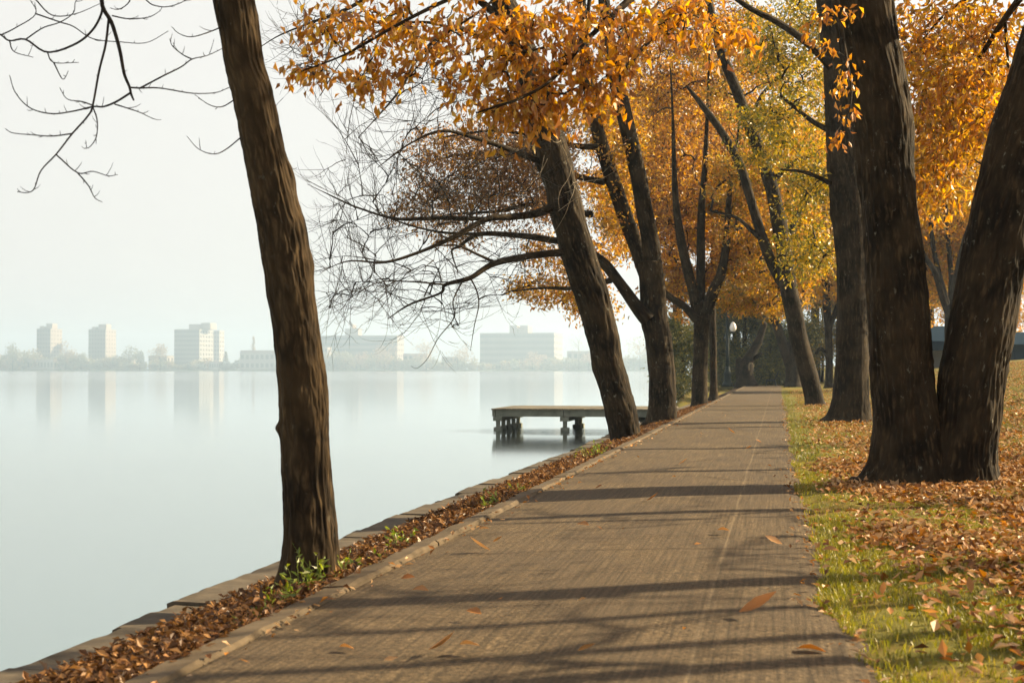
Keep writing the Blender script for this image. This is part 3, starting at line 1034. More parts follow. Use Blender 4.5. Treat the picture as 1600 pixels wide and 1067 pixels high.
# ------------------------------------------------------------------ dock
dq = G(768, 638, -0.20)
dk = empty('dock', (dq.x, dq.y, WATER_Z))
tag(dk, 'grey concrete dock on square piles reaching into the lake', 'dock')
DW, DL, TZ = 4.1, -3.5 - dq.x, -0.20 - WATER_Z
nb = 34
bm_ = bpy.data.meshes.new('deck_board'); t = MB().box(0, DL / nb - 0.012, -0.06, DW + .06, 0, 0.05, 0.006)
bm_.from_pydata(t.v, [], t.f); bm_.materials.append(M['deck'])
for k in range(nb):
    o = link('deck_board', bm_, dk); o.location = (k * DL / nb, 0, TZ - 0.05 + rc.uniform(-.004, .004))
MB().box(0.02, 0.12, 0.0, DW, TZ - 0.27, TZ - 0.053).build('end_beam', M['dock'], dk)
for yy in (0.0, DW - 0.16):
    MB().box(0.14, 2.46, yy, yy + 0.16, TZ - 0.27, TZ - 0.053).build('side_beam', M['dock'], dk)
    MB().box(2.48, DL + .3, yy, yy + 0.16, TZ - 0.265, TZ - 0.053).build('side_beam', M['dock'], dk)
for xx in (0.06, 2.35, 4.65):
    MB().box(xx, xx + 0.30, -0.05, DW + .05, TZ - 0.42, TZ - 0.275).build('cap_beam', M['dock'], dk)
    for q in range(5):
        y0 = 0.06 + q * 0.95
        if xx > 1 and q in (1, 2): continue
        pl = MB().box(xx + 0.08, xx + 0.21, y0, y0 + 0.13, -1.2, TZ - 0.423).build('pile', M['dock'], dk)
        MB().box(xx + .01, xx + 0.28, y0 - .06, y0 + .20, -1.2, 0.12, 0.02).build('pile_collar', M['dock'], pl)

# ------------------------------------------------------------------ lamp, bench, pavilion
lp = P(1137, 602, 95); lamp = empty('street_lamp', (lp.x, lp.y, -0.02))
tag(lamp, 'dark green lamp post with white globe at the end of the path', 'street lamp')
MB().lathe([(.36, 0), (.36, .22), (.30, .27), (.25, .34), (.22, .75), (.25, .82), (.25, .95), (.18, 1.05), (.15, 1.3), (.13, 1.36)], 16).build('base', M['iron'], lamp, True)
MB().lathe([(.115, 1.33), (.105, 2.4), (.095, 4.0), (.085, 6.4)], 12).build('pole', M['iron'], lamp, True)
arm = tube_np([(0, 0, 4.4), (.12, 0, 4.2), (.26, .05, 3.62), (.34, .05, 3.60), (.36, .05, 3.66)], [.035, .03, .03, .03, .04], 8, 16)
brk = link('bracket', tubes_mesh('bracket', [arm]), lamp, M['iron'])
g_ = MB().lathe([(.09, 3.68), (.15, 3.74), (.22, 3.86), (.225, 3.98), (.19, 4.12), (.13, 4.24), (.05, 4.33)], 20, .36, .05).build('globe', M['globe'], lamp, True)
MB().lathe([(.05, 4.325), (.03, 4.38), (.034, 4.41), (.005, 4.46)], 12, .36, .05).build('finial', M['iron'], g_, True)
MB().lathe([(.06, 3.60), (.10, 3.66), (.10, 3.70)], 14, .36, .05).build('globe_collar', M['iron'], brk, True)

bp = P(1203, 600, 97)
bench = empty('park_bench', (bp.x, bp.y, -0.02))
tag(bench, 'dark slatted park bench beyond the end of the path', 'bench')
for k in range(5):
    MB().box(-.30 + k * .115, -.20 + k * .115, 0, 1.8, .40 + k * .004, .44 + k * .004, .008).build('seat_slat', M['bench'], bench)
for k in range(5):
    x0 = .33 + k * .055; z0 = .50 + k * .115
    MB().poly([(x0, 0, z0), (x0 + .05, 0, z0 + .1), (x0 + .085, 0, z0 + .085), (x0 + .035, 0, z0 - .015),
               (x0, 1.8, z0), (x0 + .05, 1.8, z0 + .1), (x0 + .085, 1.8, z0 + .085), (x0 + .035, 1.8, z0 - .015)],
              [(0, 1, 2, 3), (7, 6, 5, 4), (0, 4, 5, 1), (1, 5, 6, 2), (2, 6, 7, 3), (3, 7, 4, 0)]).build('back_slat', M['bench'], bench)
for yy in (.12, 1.62):
    fr_ = [tube_np([(-.34, yy, 0), (-.24, yy, .22), (-.22, yy, .39)], [.028, .026, .026], 6, 6),
           tube_np([(.44, yy, 0), (.36, yy, .22), (.33, yy, .42), (.46, yy, .78), (.62, yy, 1.06)], [.028, .026, .026, .024, .02], 6, 10),
           tube_np([(-.24, yy, .375), (.33, yy, .39)], [.024, .024], 6, 2)]
    link('leg', tubes_mesh('leg', fr_), bench, M['bench'])

pv = P(1470, 566, 84); pav = empty('pavilion', (pv.x - 1.2, pv.y, 1.05))
tag(pav, 'open park pavilion with blue grey roof between the forked trunks', 'pavilion')
MB().poly([(-.6, -.4, 1.75), (3.4, -.4, 1.75), (3.4, 5, 1.75), (-.6, 5, 1.75), (1.1, 2.3, 2.7), (1.8, 2.3, 2.7),
           (-.6, -.4, 1.25), (3.4, -.4, 1.25), (3.4, 5, 1.25), (-.6, 5, 1.25)],
          [(0, 1, 5, 4), (1, 2, 5), (2, 3, 4, 5), (3, 0, 4), (6, 7, 1, 0), (7, 8, 2, 1), (8, 9, 3, 2), (9, 6, 0, 3)]).build('roof', M['slate_roof'], pav)
for k in range(5):
    MB().box(-.3 + k * .8, -.22 + k * .8, -.1, 0, -.6, 1.25).build('post', M['iron'], pav)
MB().box(-.4, 3.2, 4.3, 4.5, -.6, 1.25).build('back_wall', M['white_wall'], pav)
MB().box(-.4, 3.2, -.08, -.04, .02, .08).build('rail', M['iron'], pav)

sv = P(1592, 553, 95); shed = empty('park_shed', (sv.x - .3, sv.y, 1.5))
tag(shed, 'dark blue grey park building at the right edge beyond the rise', 'building')
MB().box(0, 9, 0, 6, -.8, 1.35).build('wall', M['slate_roof'], shed)
MB().poly([(-.5, -.6, 1.3), (9.5, -.6, 1.3), (9.5, 6.6, 1.3), (-.5, 6.6, 1.3), (-.5, 3, 2.2), (9.5, 3, 2.2)],
          [(0, 1, 5, 4), (2, 3, 4, 5), (3, 0, 4), (1, 2, 5), (3, 2, 1, 0)]).build('roof', M['slate_roof'], shed)
for k in range(4):
    MB().box(.8 + k * 2.0, 2.0 + k * 2.0, -.06, -.003, .1, .8).build('window', M['window'], shed)

# ================================================================== TREES
# --- slim trunk at the water's edge, foreground
DSC = 7.82 / 6.95
d1 = 6.95
T = Tree('lakeside_tree', 'slim bare foreground tree trunk by the kerb, curving left', P(482, 936, d1), 'bark', None, 1)
rows = [(436, 530, 945), (440, 528, 915), (444, 528, 850), (444, 520, 770), (440, 513, 690), (436, 511, 630), (431, 504, 560), (422, 495, 480),
        (412, 484, 410), (405, 477, 360), (393, 460, 300), (376, 441, 215), (364, 428, 150), (352, 412, 100), (343, 404, 50), (333, 397, 0), (310, 372, -120), (300, 350, -280), (310, 345, -450)]
T.stem(rows, d1, 'trunk', 160, 520, 0.014, 0.10, [(0.98, math.pi, .22, .035, .45), (1.86, 0.3, .14, .07, .6), (1.73, 3.0, .05, .08, .8), (2.35, .0, .20, .09, .55), (.55, -1.4, .06, .06, .7), (1.3, -1.0, .05, .06, .6), (0.1, 2.8, .12, .09, .8)], rs=46)
TW = [
    [(340, -260, 6.9), (250, -150, 6.75), (182, -60, 6.6), (159, 0, 6.5), (175, 37, 6.5), (187, 78, 6.45), (194, 115, 6.4), (202, 135, 6.4), (205, 147, 6.4), (209, 157, 6.4)],
    [(203, 137, 6.4), (219, 138, 6.4), (250, 138, 6.45), (300, 146, 6.5), (337, 145, 6.6), (358, 137, 6.6)],
    [(219, 138, 6.4), (253, 120, 6.4), (283, 105, 6.5), (300, 93, 6.5), (324, 87, 6.6), (348, 76, 6.7)],
    [(300, 93, 6.5), (286, 86, 6.5), (270, 73, 6.4), (265, 61, 6.4)],
    [(203, 146, 6.4), (182, 159, 6.4), (162, 167, 6.4), (145, 167, 6.4), (115, 174, 6.4), (81, 178, 6.3), (47, 169, 6.3), (24, 145, 6.3), (15, 118, 6.3)],
    [(170, 30, 6.5), (165, 71, 6.5), (155, 111, 6.5), (145, 165, 6.4), (137, 182, 6.4), (113, 209, 6.35), (88, 241, 6.3), (64, 267, 6.3), (54, 294, 6.3), (44, 301, 6.3), (27, 300, 6.3)],
    [(113, 209, 6.35), (81, 213, 6.3), (51, 211, 6.3), (20, 208, 6.3), (8, 201, 6.3)],
    [(88, 242, 6.3), (121, 270, 6.3), (145, 268, 6.3), (169, 275, 6.3), (184, 273, 6.3)],
    [(121, 270, 6.3), (138, 290, 6.3), (148, 309, 6.2), (160, 316, 6.2)],
    [(145, 167, 6.4), (152, 189, 6.4), (150, 216, 6.4), (137, 232, 6.4), (134, 220, 6.4)],
    [(145, 165, 6.4), (128, 159, 6.5), (105, 155, 6.5), (93, 137, 6.5)],
    [(179, 163, 6.4), (216, 175, 6.4), (235, 184, 6.4)],
    [(159, 0, 6.5), (159, 20, 6.5), (145, 47, 6.5), (118, 69, 6.5), (74, 82, 6.5), (40, 62, 6.5), (15, 64, 6.5), (0, 54, 6.5), (-40, 30, 6.5)],
    [(74, 82, 6.5), (84, 98, 6.5), (123, 98, 6.5)], [(84, 98, 6.5), (98, 124, 6.5), (107, 111, 6.5)],
    [(40, 62, 6.5), (67, 44, 6.5), (94, 35, 6.5), (115, 20, 6.5), (121, -2, 6.5), (160, -30, 6.55)],
    [(15, 64, 6.5), (22, 81, 6.5), (52, 90, 6.5)],
    [(2, 55, 6.5), (24, 44, 6.5), (56, 22, 6.5), (45, -3, 6.5)],
    [(56, 22, 6.5), (94, 35, 6.5), (115, 42, 6.5), (145, 61, 6.5), (189, 66, 6.5), (229, 67, 6.5), (263, 49, 6.5)],
    [(54, -2, 6.6), (81, 24, 6.6), (118, 22, 6.6), (159, 5, 6.5)],
    [(175, 25, 6.5), (202, 30, 6.5), (233, 27, 6.5), (251, 17, 6.5)],
    [(182, -60, 6.6), (226, -2, 6.6), (246, 10, 6.6), (267, 10, 6.6), (290, 0, 6.6), (300, -20, 6.6)],
    [(205, -20, 6.6), (202, 3, 6.6), (186, 15, 6.6), (172, 13, 6.5)],
    [(382, 210, 6.95), (354, 233, 6.8), (334, 241, 6.7), (310, 233, 6.7), (292, 213, 6.7)],
    [(368, 155, 6.95), (347, 167, 6.8), (327, 164, 6.7), (304, 148, 6.7)],
    [(352, 40, 6.95), (328, 50, 6.8), (300, 58, 6.7), (280, 53, 6.7), (268, 42, 6.7)],
]
RW = {0: (.015, .005), 1: (.005, .0018), 2: (.005, .0018), 4: (.006, .002), 5: (.007, .002), 12: (.007, .004)}
for k, tw in enumerate(TW):
    ra, rb = RW.get(k, (.004, .0016))
    pp = [np.array(P(*q)) for q in tw]
    T.twigs.append(tube_np(pp, np.linspace(ra, rb, len(pp)), 7, len(pp) * 4))
    c, r_ = catmull(pp, np.linspace(ra, rb, len(pp)), len(pp) * 3)
    for q in range(2, len(c) - 1):          # buds and short spurs
        if T.rn.random() < .55:
            dv = c[q + 1] - c[q]; dv /= np.linalg.norm(dv)
            s_ = dv * .5 + np.array([T.rn.gauss(0, .5), T.rn.gauss(0, .5), T.rn.gauss(.2, .5)])
            L = T.rn.choice([.012, .02, .03, .06])
            T.twigs.append(tube_np([c[q], c[q] + s_ * L * .6, c[q] + s_ * L + np.array([0, 0, L * .2])], [.0022, .0018, .001], 4, 4))
T.finish()

# --- second lakeside tree, leaning left over the water, bare limbs
DSC = 24.3 / 19.4
d2 = 19.4
T = Tree('lakeside_tree', 'dark leaning tree with long bare limbs spreading over the lake', P(977, 702, d2), 'bark_old', None, 2)
rows = [(953, 1001, 712), (957, 999, 692), (949, 995, 650), (935, 982, 600), (923, 969, 550), (910, 961, 500), (895, 947, 450), (880, 931, 400), (866, 916, 350),
        (854, 904, 300), (838, 892, 250), (824, 876, 200), (812, 858, 140), (792, 834, 70), (768, 806, 0), (742, 775, -80), (715, 745, -180)]
T.stem(rows, d2, 'trunk', 96, 300, 0.032, 0.12, [(1.3, .4, .08, .12, .6), (2.4, 2.4, .08, .12, .6)], rs=18)
LB = [
    [(905, 395, 19.4, .060), (850, 397, 19.2, .050), (775, 411, 18.9, .042), (735, 434, 18.7, .033), (696, 445, 18.6, .026), (688, 458, 18.6, .018), (640, 476, 18.5, .013), (606, 498, 18.4, .007)],
    [(900, 378, 19.5, .060), (868, 376, 19.7, .05), (820, 369, 19.9, .045), (750, 366, 20.1, .034), (718, 385, 20.2, .022), (706, 393, 20.2, .016), (716, 427, 20.2, .008)],
    [(878, 318, 19.4, .062), (840, 333, 19.2, .055), (800, 339, 19.0, .046), (760, 343, 18.8, .040), (710, 370, 18.6, .032), (650, 396, 18.4, .022), (600, 410, 18.2, .015), (545, 408, 18.0, .010), (500, 425, 17.9, .005)],
    [(765, 342, 18.8, .030), (690, 341, 18.9, .026), (620, 342, 19.0, .020), (560, 325, 19.1, .013), (530, 312, 19.2, .009), (505, 300, 19.2, .006), (480, 288, 19.2, .004)],
    [(750, 366, 20.1, .024), (690, 363, 20.3, .018), (640, 352, 20.4, .013), (600, 336, 20.5, .008), (560, 310, 20.5, .005)],
    [(775, 411, 18.9, .022), (745, 397, 18.7, .018), (716, 384, 18.5, .013), (690, 384, 18.4, .008), (655, 392, 18.3, .005)],
    [(735, 434, 18.7, .012), (745, 455, 18.6, .010), (748, 477, 18.6, .008), (741, 510, 18.6, .006), (735, 548, 18.6, .003)],
    [(722, 440, 18.7, .012), (708, 470, 18.5, .009), (709, 497, 18.5, .008), (685, 528, 18.4, .006), (668, 560, 18.4, .004), (652, 575, 18.4, .003), (642, 572, 18.4, .002)],
    [(696, 445, 18.6, .014), (640, 440, 18.4, .010), (590, 442, 18.2, .007), (540, 470, 18.0, .005), (500, 488, 17.9, .003)],
    [(860, 260, 19.4, .050), (800, 235, 19.0, .040), (740, 215, 18.6, .028), (690, 205, 18.3, .02), (640, 225, 18.1, .012), (590, 262, 17.9, .006)],
    [(822, 110, 19.4, .055), (770, 70, 19.0, .045), (710, 45, 18.6, .036), (656, 88, 18.3, .024), (629, 135, 18.1, .016), (602, 169, 18.0, .010), (560, 215, 17.9, .005)],
    [(785, 30, 19.4, .055), (700, -30, 19.0, .045), (620, -25, 18.6, .036), (541, 15, 18.3, .024), (480, 38, 18.1, .014), (436, 56, 18.0, .008), (405, 75, 17.9, .004)],
    [(710, 45, 18.6, .024), (660, 35, 18.4, .018), (600, 45, 18.2, .012), (540, 90, 18.0, .007), (500, 150, 17.9, .004)],
    [(600, 45, 18.2, .01), (570, 110, 18.1, .007), (548, 180, 18.1, .005), (540, 250, 18.1, .003)],
]
for q in LB: T.limb([(x_, y_, d_, r_ * 1.2) for x_, y_, d_, r_ in q])
rb = random.Random(4)
tg = []
for (n, px, py, rx, ry) in ((26, 560, 400, 80, 70), (26, 640, 430, 90, 60), (16, 560, 300, 80, 60), (24, 640, 300, 90, 70), (20, 740, 300, 90, 60), (22, 590, 200, 90, 70),
                            (26, 540, 80, 100, 70), (22, 690, 150, 100, 60), (16, 800, 420, 60, 60), (12, 700, 490, 60, 30), (14, 570, 460, 70, 25), (14, 820, 280, 40, 80), (10, 470, 60, 50, 60)):
    tg += blob(n, px, py, rx, ry, 18.6, 1.6, rb)
en = T.reach(tg, 0.05, .0055, .022, rmax=.015, grow=.0003)
s1 = T.side_twigs(en, 4, 1.0, .0052, .4, .7)
T.side_twigs(s1, 2, 0.35, .0034, .5, .7)
# pale dead shoots by the leaning trunk
for k in range(12):
    a_ = P(rb.uniform(850, 905), rb.uniform(200, 330), 19.0)
    pts = [np.array(a_)]; dv = np.array([rb.gauss(0, .5), rb.gauss(-.2, .3), rb.gauss(0.1, .7)])
    for q in range(6):
        dv = dv + np.array([rb.gauss(0, .2) for _ in range(3)]); dv /= np.linalg.norm(dv)
        pts.append(pts[-1] + dv * rb.uniform(.12, .26))
    me = tubes_mesh('dead_shoot', [tube_np(pts, np.linspace(.0055, .002, len(pts)), 5, 18)])
    T._loc(me, 'dead_shoot', M['twig_pale'])
T.finish()

# --- third lakeside tree, forked, brown and gold leaves
DSC = 32.0 / 28.5
d3 = 28.5
T = Tree('lakeside_tree', 'forked lakeside tree behind the leaning trunk, brown and gold leaves', P(1035, 662, d3), 'bark_old', None, 3)
rows = [(1006, 1062, 668), (1012, 1058, 655), (1014, 1056, 620), (1013, 1054, 580), (1008, 1048, 530), (1001, 1042, 490), (1000, 1039, 450), (998, 1034, 410)]
T.stem(rows, d3, 'trunk', 80, 220, 0.030, 0.12, rs=15)
T.stem([(1003, 1034, 425), (1003, 1032, 385), (992, 1018, 320), (982, 1007, 260), (966, 990, 190), (950, 974, 120), (938, 958, 40), (930, 946, -60)], d3, 'stem', 32, 90, .008, rs=15)
T.stem([(998, 1022, 430), (982, 1006, 385), (958, 982, 320), (936, 958, 250), (918, 938, 180), (905, 923, 90), (900, 914, -20)], d3 + .3, 'stem', 32, 90, .008, rs=15)
T.stem([(1000, 1026, 500), (985, 1006, 480), (958, 975, 440), (935, 952, 412), (905, 920, 390), (880, 892, 372)], d3 - .2, 'limb', 24, 60, .006, rs=15)
for q in ([(925, 335, 28.6, .08), (890, 330, 28.4, .06), (840, 318, 28.2, .05), (780, 330, 28.0, .035), (700, 335, 27.8, .018)],
          [(945, 285, 28.6, .08), (900, 275, 28.8, .06), (830, 250, 29.2, .045), (740, 240, 29.4, .03), (660, 255, 29.6, .014)],
          [(935, 230, 28.6, .08), (900, 228, 28.6, .06), (850, 215, 28.4, .045), (770, 205, 28.2, .03), (690, 215, 28, .014)],
          [(955, 438, 28.4, .07), (900, 450, 28.2, .045), (850, 450, 28, .03), (800, 455, 27.8, .014)],
          [(960, 130, 28.4, .07), (1000, 80, 28.2, .05), (1040, 40, 28, .03)]):
    T.limb(q)
r3 = random.Random(9)
tg = []
for (n, px, py, rx, ry, dd) in ((110, 740, 260, 120, 70, 29), (60, 830, 300, 70, 80, 29), (40, 700, 330, 90, 60, 28.6), (50, 850, 230, 60, 50, 28.6)):
    tg += blob(n, px, py, rx, ry, dd, 1.8, r3)
en = T.reach(tg, 0.03, .004, .05, rmax=.02, grow=.0002)
T.side_twigs(en, 3, 0.55, .0035, .3, .5)
T.leaf_on(en, 62, .10, 'brown', .20, .3)
T.leaf_on(en[::2], 26, .10, 'rust', .18, .3)
tg = []
for (n, px, py, rx, ry) in ((30, 870, 455, 80, 26), (18, 920, 480, 50, 26), (14, 870, 400, 60, 30), (46, 950, 350, 50, 90), (40, 960, 220, 50, 80), (30, 905, 420, 40, 40)):
    tg += blob(n, px, py, rx, ry, 29.8, 1.6, r3)
en = T.reach(tg, 0.0, .004, .05, rmax=.02, grow=.0002)
T.leaf_on(en, 48, .115, 'gold', .18, .45)
T.leaf_on(en[::2], 26, .11, 'rust', .2, .45)
T.finish()

# --- fourth lakeside tree, many stems
DSC = 46.5 / 39.5
d4 = 39.5
T = Tree('lakeside_tree', 'many stemmed lakeside tree left of the lamp post, rust orange leaves', P(1092, 637, d4), 'bark_old', None, 4)
T.stem([(1075, 1110, 643), (1080, 1106, 632), (1081, 1105, 600), (1083, 1106, 560), (1084, 1107, 520), (1083, 1110, 495), (1082, 1112, 478)], d4, 'trunk', 44, 90, .014, .10, rs=12)
T.stem([(1083, 1100, 500), (1076, 1092, 460), (1066, 1082, 420), (1056, 1070, 370), (1050, 1060, 300), (1049, 1053, 180), (1046, 1048, 90)], d4, 'stem', 24, 60, .006, rs=12)
T.stem([(1088, 1104, 495), (1088, 1102, 450), (1088, 1102, 400), (1090, 1102, 330), (1098, 1106, 250), (1104, 1108, 150), (1108, 1110, 60)], d4 + .3, 'stem', 24, 60, .006, rs=12)
T.stem([(1094, 1112, 490), (1106, 1124, 455), (1120, 1135, 425), (1130, 1142, 370), (1136, 1144, 300), (1150, 1154, 220), (1160, 1162, 140)], d4 - .2, 'stem', 24, 60, .006, rs=12)
T.stem([(1082, 1096, 500), (1062, 1074, 478), (1040, 1050, 463), (1018, 1026, 440)], d4 - .4, 'limb', 20, 40, .005, rs=12)
r4 = random.Random(14)
tg = []
for (n, px, py, rx, ry) in ((70, 1060, 330, 70, 110), (60, 1100, 380, 70, 90), (60, 1040, 200, 70, 110), (40, 1140, 430, 40, 50), (30, 1045, 450, 30, 60), (70, 1040, 60, 90, 110), (50, 1060, -90, 120, 90), (50, 990, 300, 50, 120)):
    tg += blob(n, px, py, rx, ry, d4 + 2.2, 2.1, r4)
en = T.reach(tg, 0.0, .005, .05, rmax=.04, grow=.0003)
T.leaf_on(en, 64, .15, 'rust', .22, .4)
T.leaf_on(en[::3], 44, .145, 'gold', .2, .4)
T.finish()

# --- slender tree right behind the fourth
DSC = 55.0 / 50
T = Tree('lakeside_tree', 'slender trunk close behind the many stemmed lakeside tree', P(1115, 624, 50), 'bark_old', None, 5)
T.stem([(1106, 1124, 626), (1109, 1121, 610), (1109, 1120, 560), (1107, 1119, 500), (1109, 1119, 430), (1114, 1122, 340), (1120, 1126, 240)], 50, 'trunk', 28, 60, .012, .08, rs=10)
r5 = random.Random(15)
tg = blob(110, 1120, 280, 90, 130, 53, 3, r5) + blob(110, 1110, 90, 100, 120, 53, 3, r5) + blob(60, 1010, 180, 80, 140, 53, 3, r5)
en = T.reach(tg, 0.0, .006, .05, rmax=.04, grow=.0003)
T.leaf_on(en, 80, .17, 'rust', .28, .4)
T.finish()

# --- leaning tree on the lawn side
DSC = 44.0 / 41
d6 = 41.0
T = Tree('lawn_tree', 'left leaning forked tree on the lawn edge, golden leaves', P(1272, 634, d6), 'bark_grey', None, 6)
T.stem([(1252, 1294, 640), (1258, 1287, 628), (1253, 1281, 600), (1245, 1273, 570), (1234, 1262, 530), (1227, 1254, 490), (1219, 1246, 450), (1214, 1238, 400), (1204, 1228, 340), (1194, 1215, 290),
        (1178, 1198, 240), (1160, 1178, 190), (1142, 1158, 140), (1122, 1138, 90), (1108, 1122, 40), (1096, 1108, -20)], d6, 'trunk', 44, 150, .013, .10, rs=12)
T.stem([(1216, 1236, 445), (1204, 1220, 425), (1186, 1202, 380), (1168, 1182, 320), (1150, 1164, 260), (1124, 1136, 210), (1096, 1106, 170), (1072, 1076, 136)], d6 + .2, 'stem', 24, 80, .007, rs=12)
for q in ([(1222, 400, 41, .12), (1250, 330, 41.5, .09), (1290, 290, 42, .05)], [(1200, 290, 41, .1), (1240, 255, 41, .07), (1280, 240, 41, .04)],
          [(1170, 210, 41, .1), (1190, 150, 40.5, .06), (1230, 110, 40, .03)], [(1185, 370, 41, .08), (1150, 340, 41.5, .05), (1110, 330, 42, .03)]):
    T.limb(q)
r6 = random.Random(16)
tg = []
for (n, px, py, rx, ry) in ((70, 1190, 380, 80, 70), (50, 1250, 390, 50, 80), (40, 1160, 450, 50, 36), (30, 1200, 470, 70, 24), (60, 1230, 260, 70, 80), (50, 1150, 280, 60, 70), (60, 1170, 120, 90, 90), (40, 1180, -50, 110, 80)):
    tg += blob(n, px, py, rx, ry, d6 + 3.0, 2.3, r6)
en = T.reach(tg, 0.0, .006, .05, rmax=.05, grow=.0003)
T.leaf_on(en, 64, .145, 'gold', .22, .45)
T.leaf_on(en[::2], 40, .14, 'yellow', .22, .45)
T.finish()

DSC = 92.0 / 84
# --- V shaped tree further on
T = Tree('lawn_tree', 'far V shaped trunk beside the bench', P(1240, 602, 84), 'bark_grey', None, 7)
T.stem([(1224, 1256, 606), (1227, 1252, 596), (1228, 1250, 575), (1230, 1249, 550), (1236, 1252, 500), (1244, 1258, 430), (1250, 1260, 330)], 84, 'trunk', 28, 60, .02, .06, rs=6)
T.stem([(1226, 1244, 570), (1218, 1234, 545), (1207, 1221, 510), (1195, 1207, 475), (1180, 1190, 420), (1170, 1178, 330)], 84, 'stem', 22, 50, .015, rs=6)
r7 = random.Random(17)
tg = blob(60, 1190, 380, 70, 90, 86, 5, r7) + blob(50, 1260, 330, 70, 130, 86, 5, r7) + blob(50, 1170, 250, 90, 120, 88, 5, r7)
en = T.reach(tg, 0, .012, .05, rmax=.08, grow=.0008)
T.leaf_on(en, 110, .24, 'gold', .55, .4)
T.finish()

# --- big straight trunk behind the double tree
DSC = 30.5 / 29
d8 = 29.0
T = Tree('lawn_tree', 'thick upright trunk just left of the double trunk, yellow leaves', P(1326, 659, d8), 'bark_grey', None, 8)
T.stem([(1283, 1366, 668), (1294, 1360, 652), (1302, 1357, 620), (1306, 1357, 570), (1308, 1356, 500), (1308, 1354, 430), (1304, 1352, 370), (1298, 1350, 310), (1293, 1343, 250), (1290, 1334, 180), (1287, 1325, 100),
        (1278, 1314, 20), (1268, 1300, -80)], d8, 'trunk', 80, 170, .026, .16, [(4.6, 3.0, .1, .15, .6)], rs=14)
for q in ([(1312, 120, 29, .10), (1270, 75, 28.6, .085), (1220, 38, 28.3, .07), (1170, 12, 28.0, .055), (1110, -30, 27.8, .03)],
          [(1310, 210, 29, .08), (1270, 190, 29.3, .05), (1220, 150, 29.6, .03)], [(1330, 280, 29, .08), (1400, 250, 29.6, .05), (1470, 230, 30, .03)],
          [(1330, 150, 29, .08), (1410, 90, 29.6, .06), (1500, 60, 30, .03)], [(1305, 290, 29, .06), (1260, 270, 28.6, .04), (1220, 265, 28.4, .02)]):
    T.limb(q)
r8 = random.Random(18)
tg = []
for (n, px, py, rx, ry) in ((50, 1245, 140, 60, 110), (40, 1215, 60, 80, 60), (40, 1260, 290, 45, 70), (30, 1190, 210, 50, 60), (18, 1290, 60, 30, 60), (24, 1250, 400, 50, 40), (40, 1240, -60, 90, 70), (24, 1280, 10, 60, 50)):
    tg += blob(n, px, py, rx, ry, 30.6, 1.7, r8)
en = T.reach(tg, 0.02, .004, .05, rmax=.03, grow=.0002)
T.leaf_on(en, 56, .115, 'yellow', .18, .45)
tg = []
for (n, px, py, rx, ry) in ((40, 1440, 250, 80, 100), (40, 1520, 120, 80, 110), (30, 1560, 300, 60, 80)):
    tg += blob(n, px, py, rx, ry, 30, 1.8, r8)
en = T.reach(tg, 0.02, .004, .05, rmax=.03, grow=.0002)
T.leaf_on(en, 60, .12, 'gold', .22, .45)
T.finish()

# --- the double trunk
DSC = 13.8 / 13.5
dv_ = 13.5
T = Tree('double_trunk_tree', 'massive double trunk with lichen spots, orange leaves overhead', P(1460, 760, dv_), 'bark_old', None, 9)
T.stem([(1335, 1490, 775), (1352, 1482, 752), (1362, 1474, 715), (1366, 1466, 670), (1364, 1458, 600), (1360, 1452, 530), (1356, 1446, 460), (1352, 1438, 390), (1346, 1430, 310), (1338, 1424, 230), (1329, 1418, 150),
        (1317, 1404, 75), (1303, 1392, 0), (1285, 1372, -110), (1270, 1345, -240), (1260, 1325, -380)], dv_, 'trunk', 170, 420, .030, .14, [(3.6, .2, .10, .14, .5), (.5, -1.2, .05, .12, .5)], rs=22)
T.stem([(1440, 1560, 778), (1452, 1556, 758), (1458, 1552, 720), (1462, 1556, 670), (1470, 1568, 600), (1482, 1580, 525), (1496, 1592, 450), (1512, 1606, 370), (1530, 1622, 290), (1551, 1640, 210), (1572, 1658, 150), (1596, 1678, 75), (1622, 1702, 0), (1660, 1735, -120), (1700, 1770, -260)],
       dv_ - .12, 'trunk', 170, 420, .030, .14, [(2.4, -2.2, .06, .12, .5)], rs=22)
LB = [
    [(1300, -180, 13.3, .075), (1200, -160, 12.0, .055), (1100, -90, 10.8, .04), (1010, -22, 9.9, .028), (960, 22, 9.5, .021), (912, 68, 9.2, .016), (862, 125, 8.9, .012), (810, 155, 8.7, .009), (777, 166, 8.6, .007), (744, 177, 8.5, .004)],
    [(1010, -22, 9.9, .02), (930, -20, 9.6, .016), (912, 62, 9.4, .012), (860, 72, 9.2, .009), (811, 84, 9.0, .006), (760, 90, 8.9, .004)],
    [(1100, -90, 10.8, .03), (960, -80, 10.0, .024), (820, -50, 9.5, .018), (700, 0, 9.2, .013), (620, 40, 9.0, .009), (540, 85, 8.9, .006), (470, 112, 8.8, .003)],
    [(1200, -160, 12.0, .03), (1160, -70, 11.2, .022), (1110, 0, 10.6, .014), (1060, 40, 10.2, .008)],
    [(820, -50, 9.5, .012), (760, 10, 9.3, .009), (690, 60, 9.2, .006), (640, 120, 9.1, .003)],
    [(1700, -120, 13.3, .07), (1640, -60, 14.5, .05), (1570, 30, 15.6, .034), (1520, 110, 16.4, .022), (1480, 190, 17, .012)],
    [(1640, -60, 14.5, .035), (1560, -30, 15.5, .025), (1480, 20, 16.5, .018), (1420, 90, 17, .01)],
    [(1570, 30, 15.6, .02), (1575, 110, 16, .016), (1570, 170, 16.3, .012), (1540, 260, 16.6, .006)],
    [(1300, -60, 13.3, .035), (1310, 20, 12.6, .02), (1322, 90, 12.2, .012), (1330, 150, 12.0, .006), (1318, 205, 11.9, .003)],
]
for q in LB: T.limb(q, 'limb')
r9 = random.Random(19)
tg = []
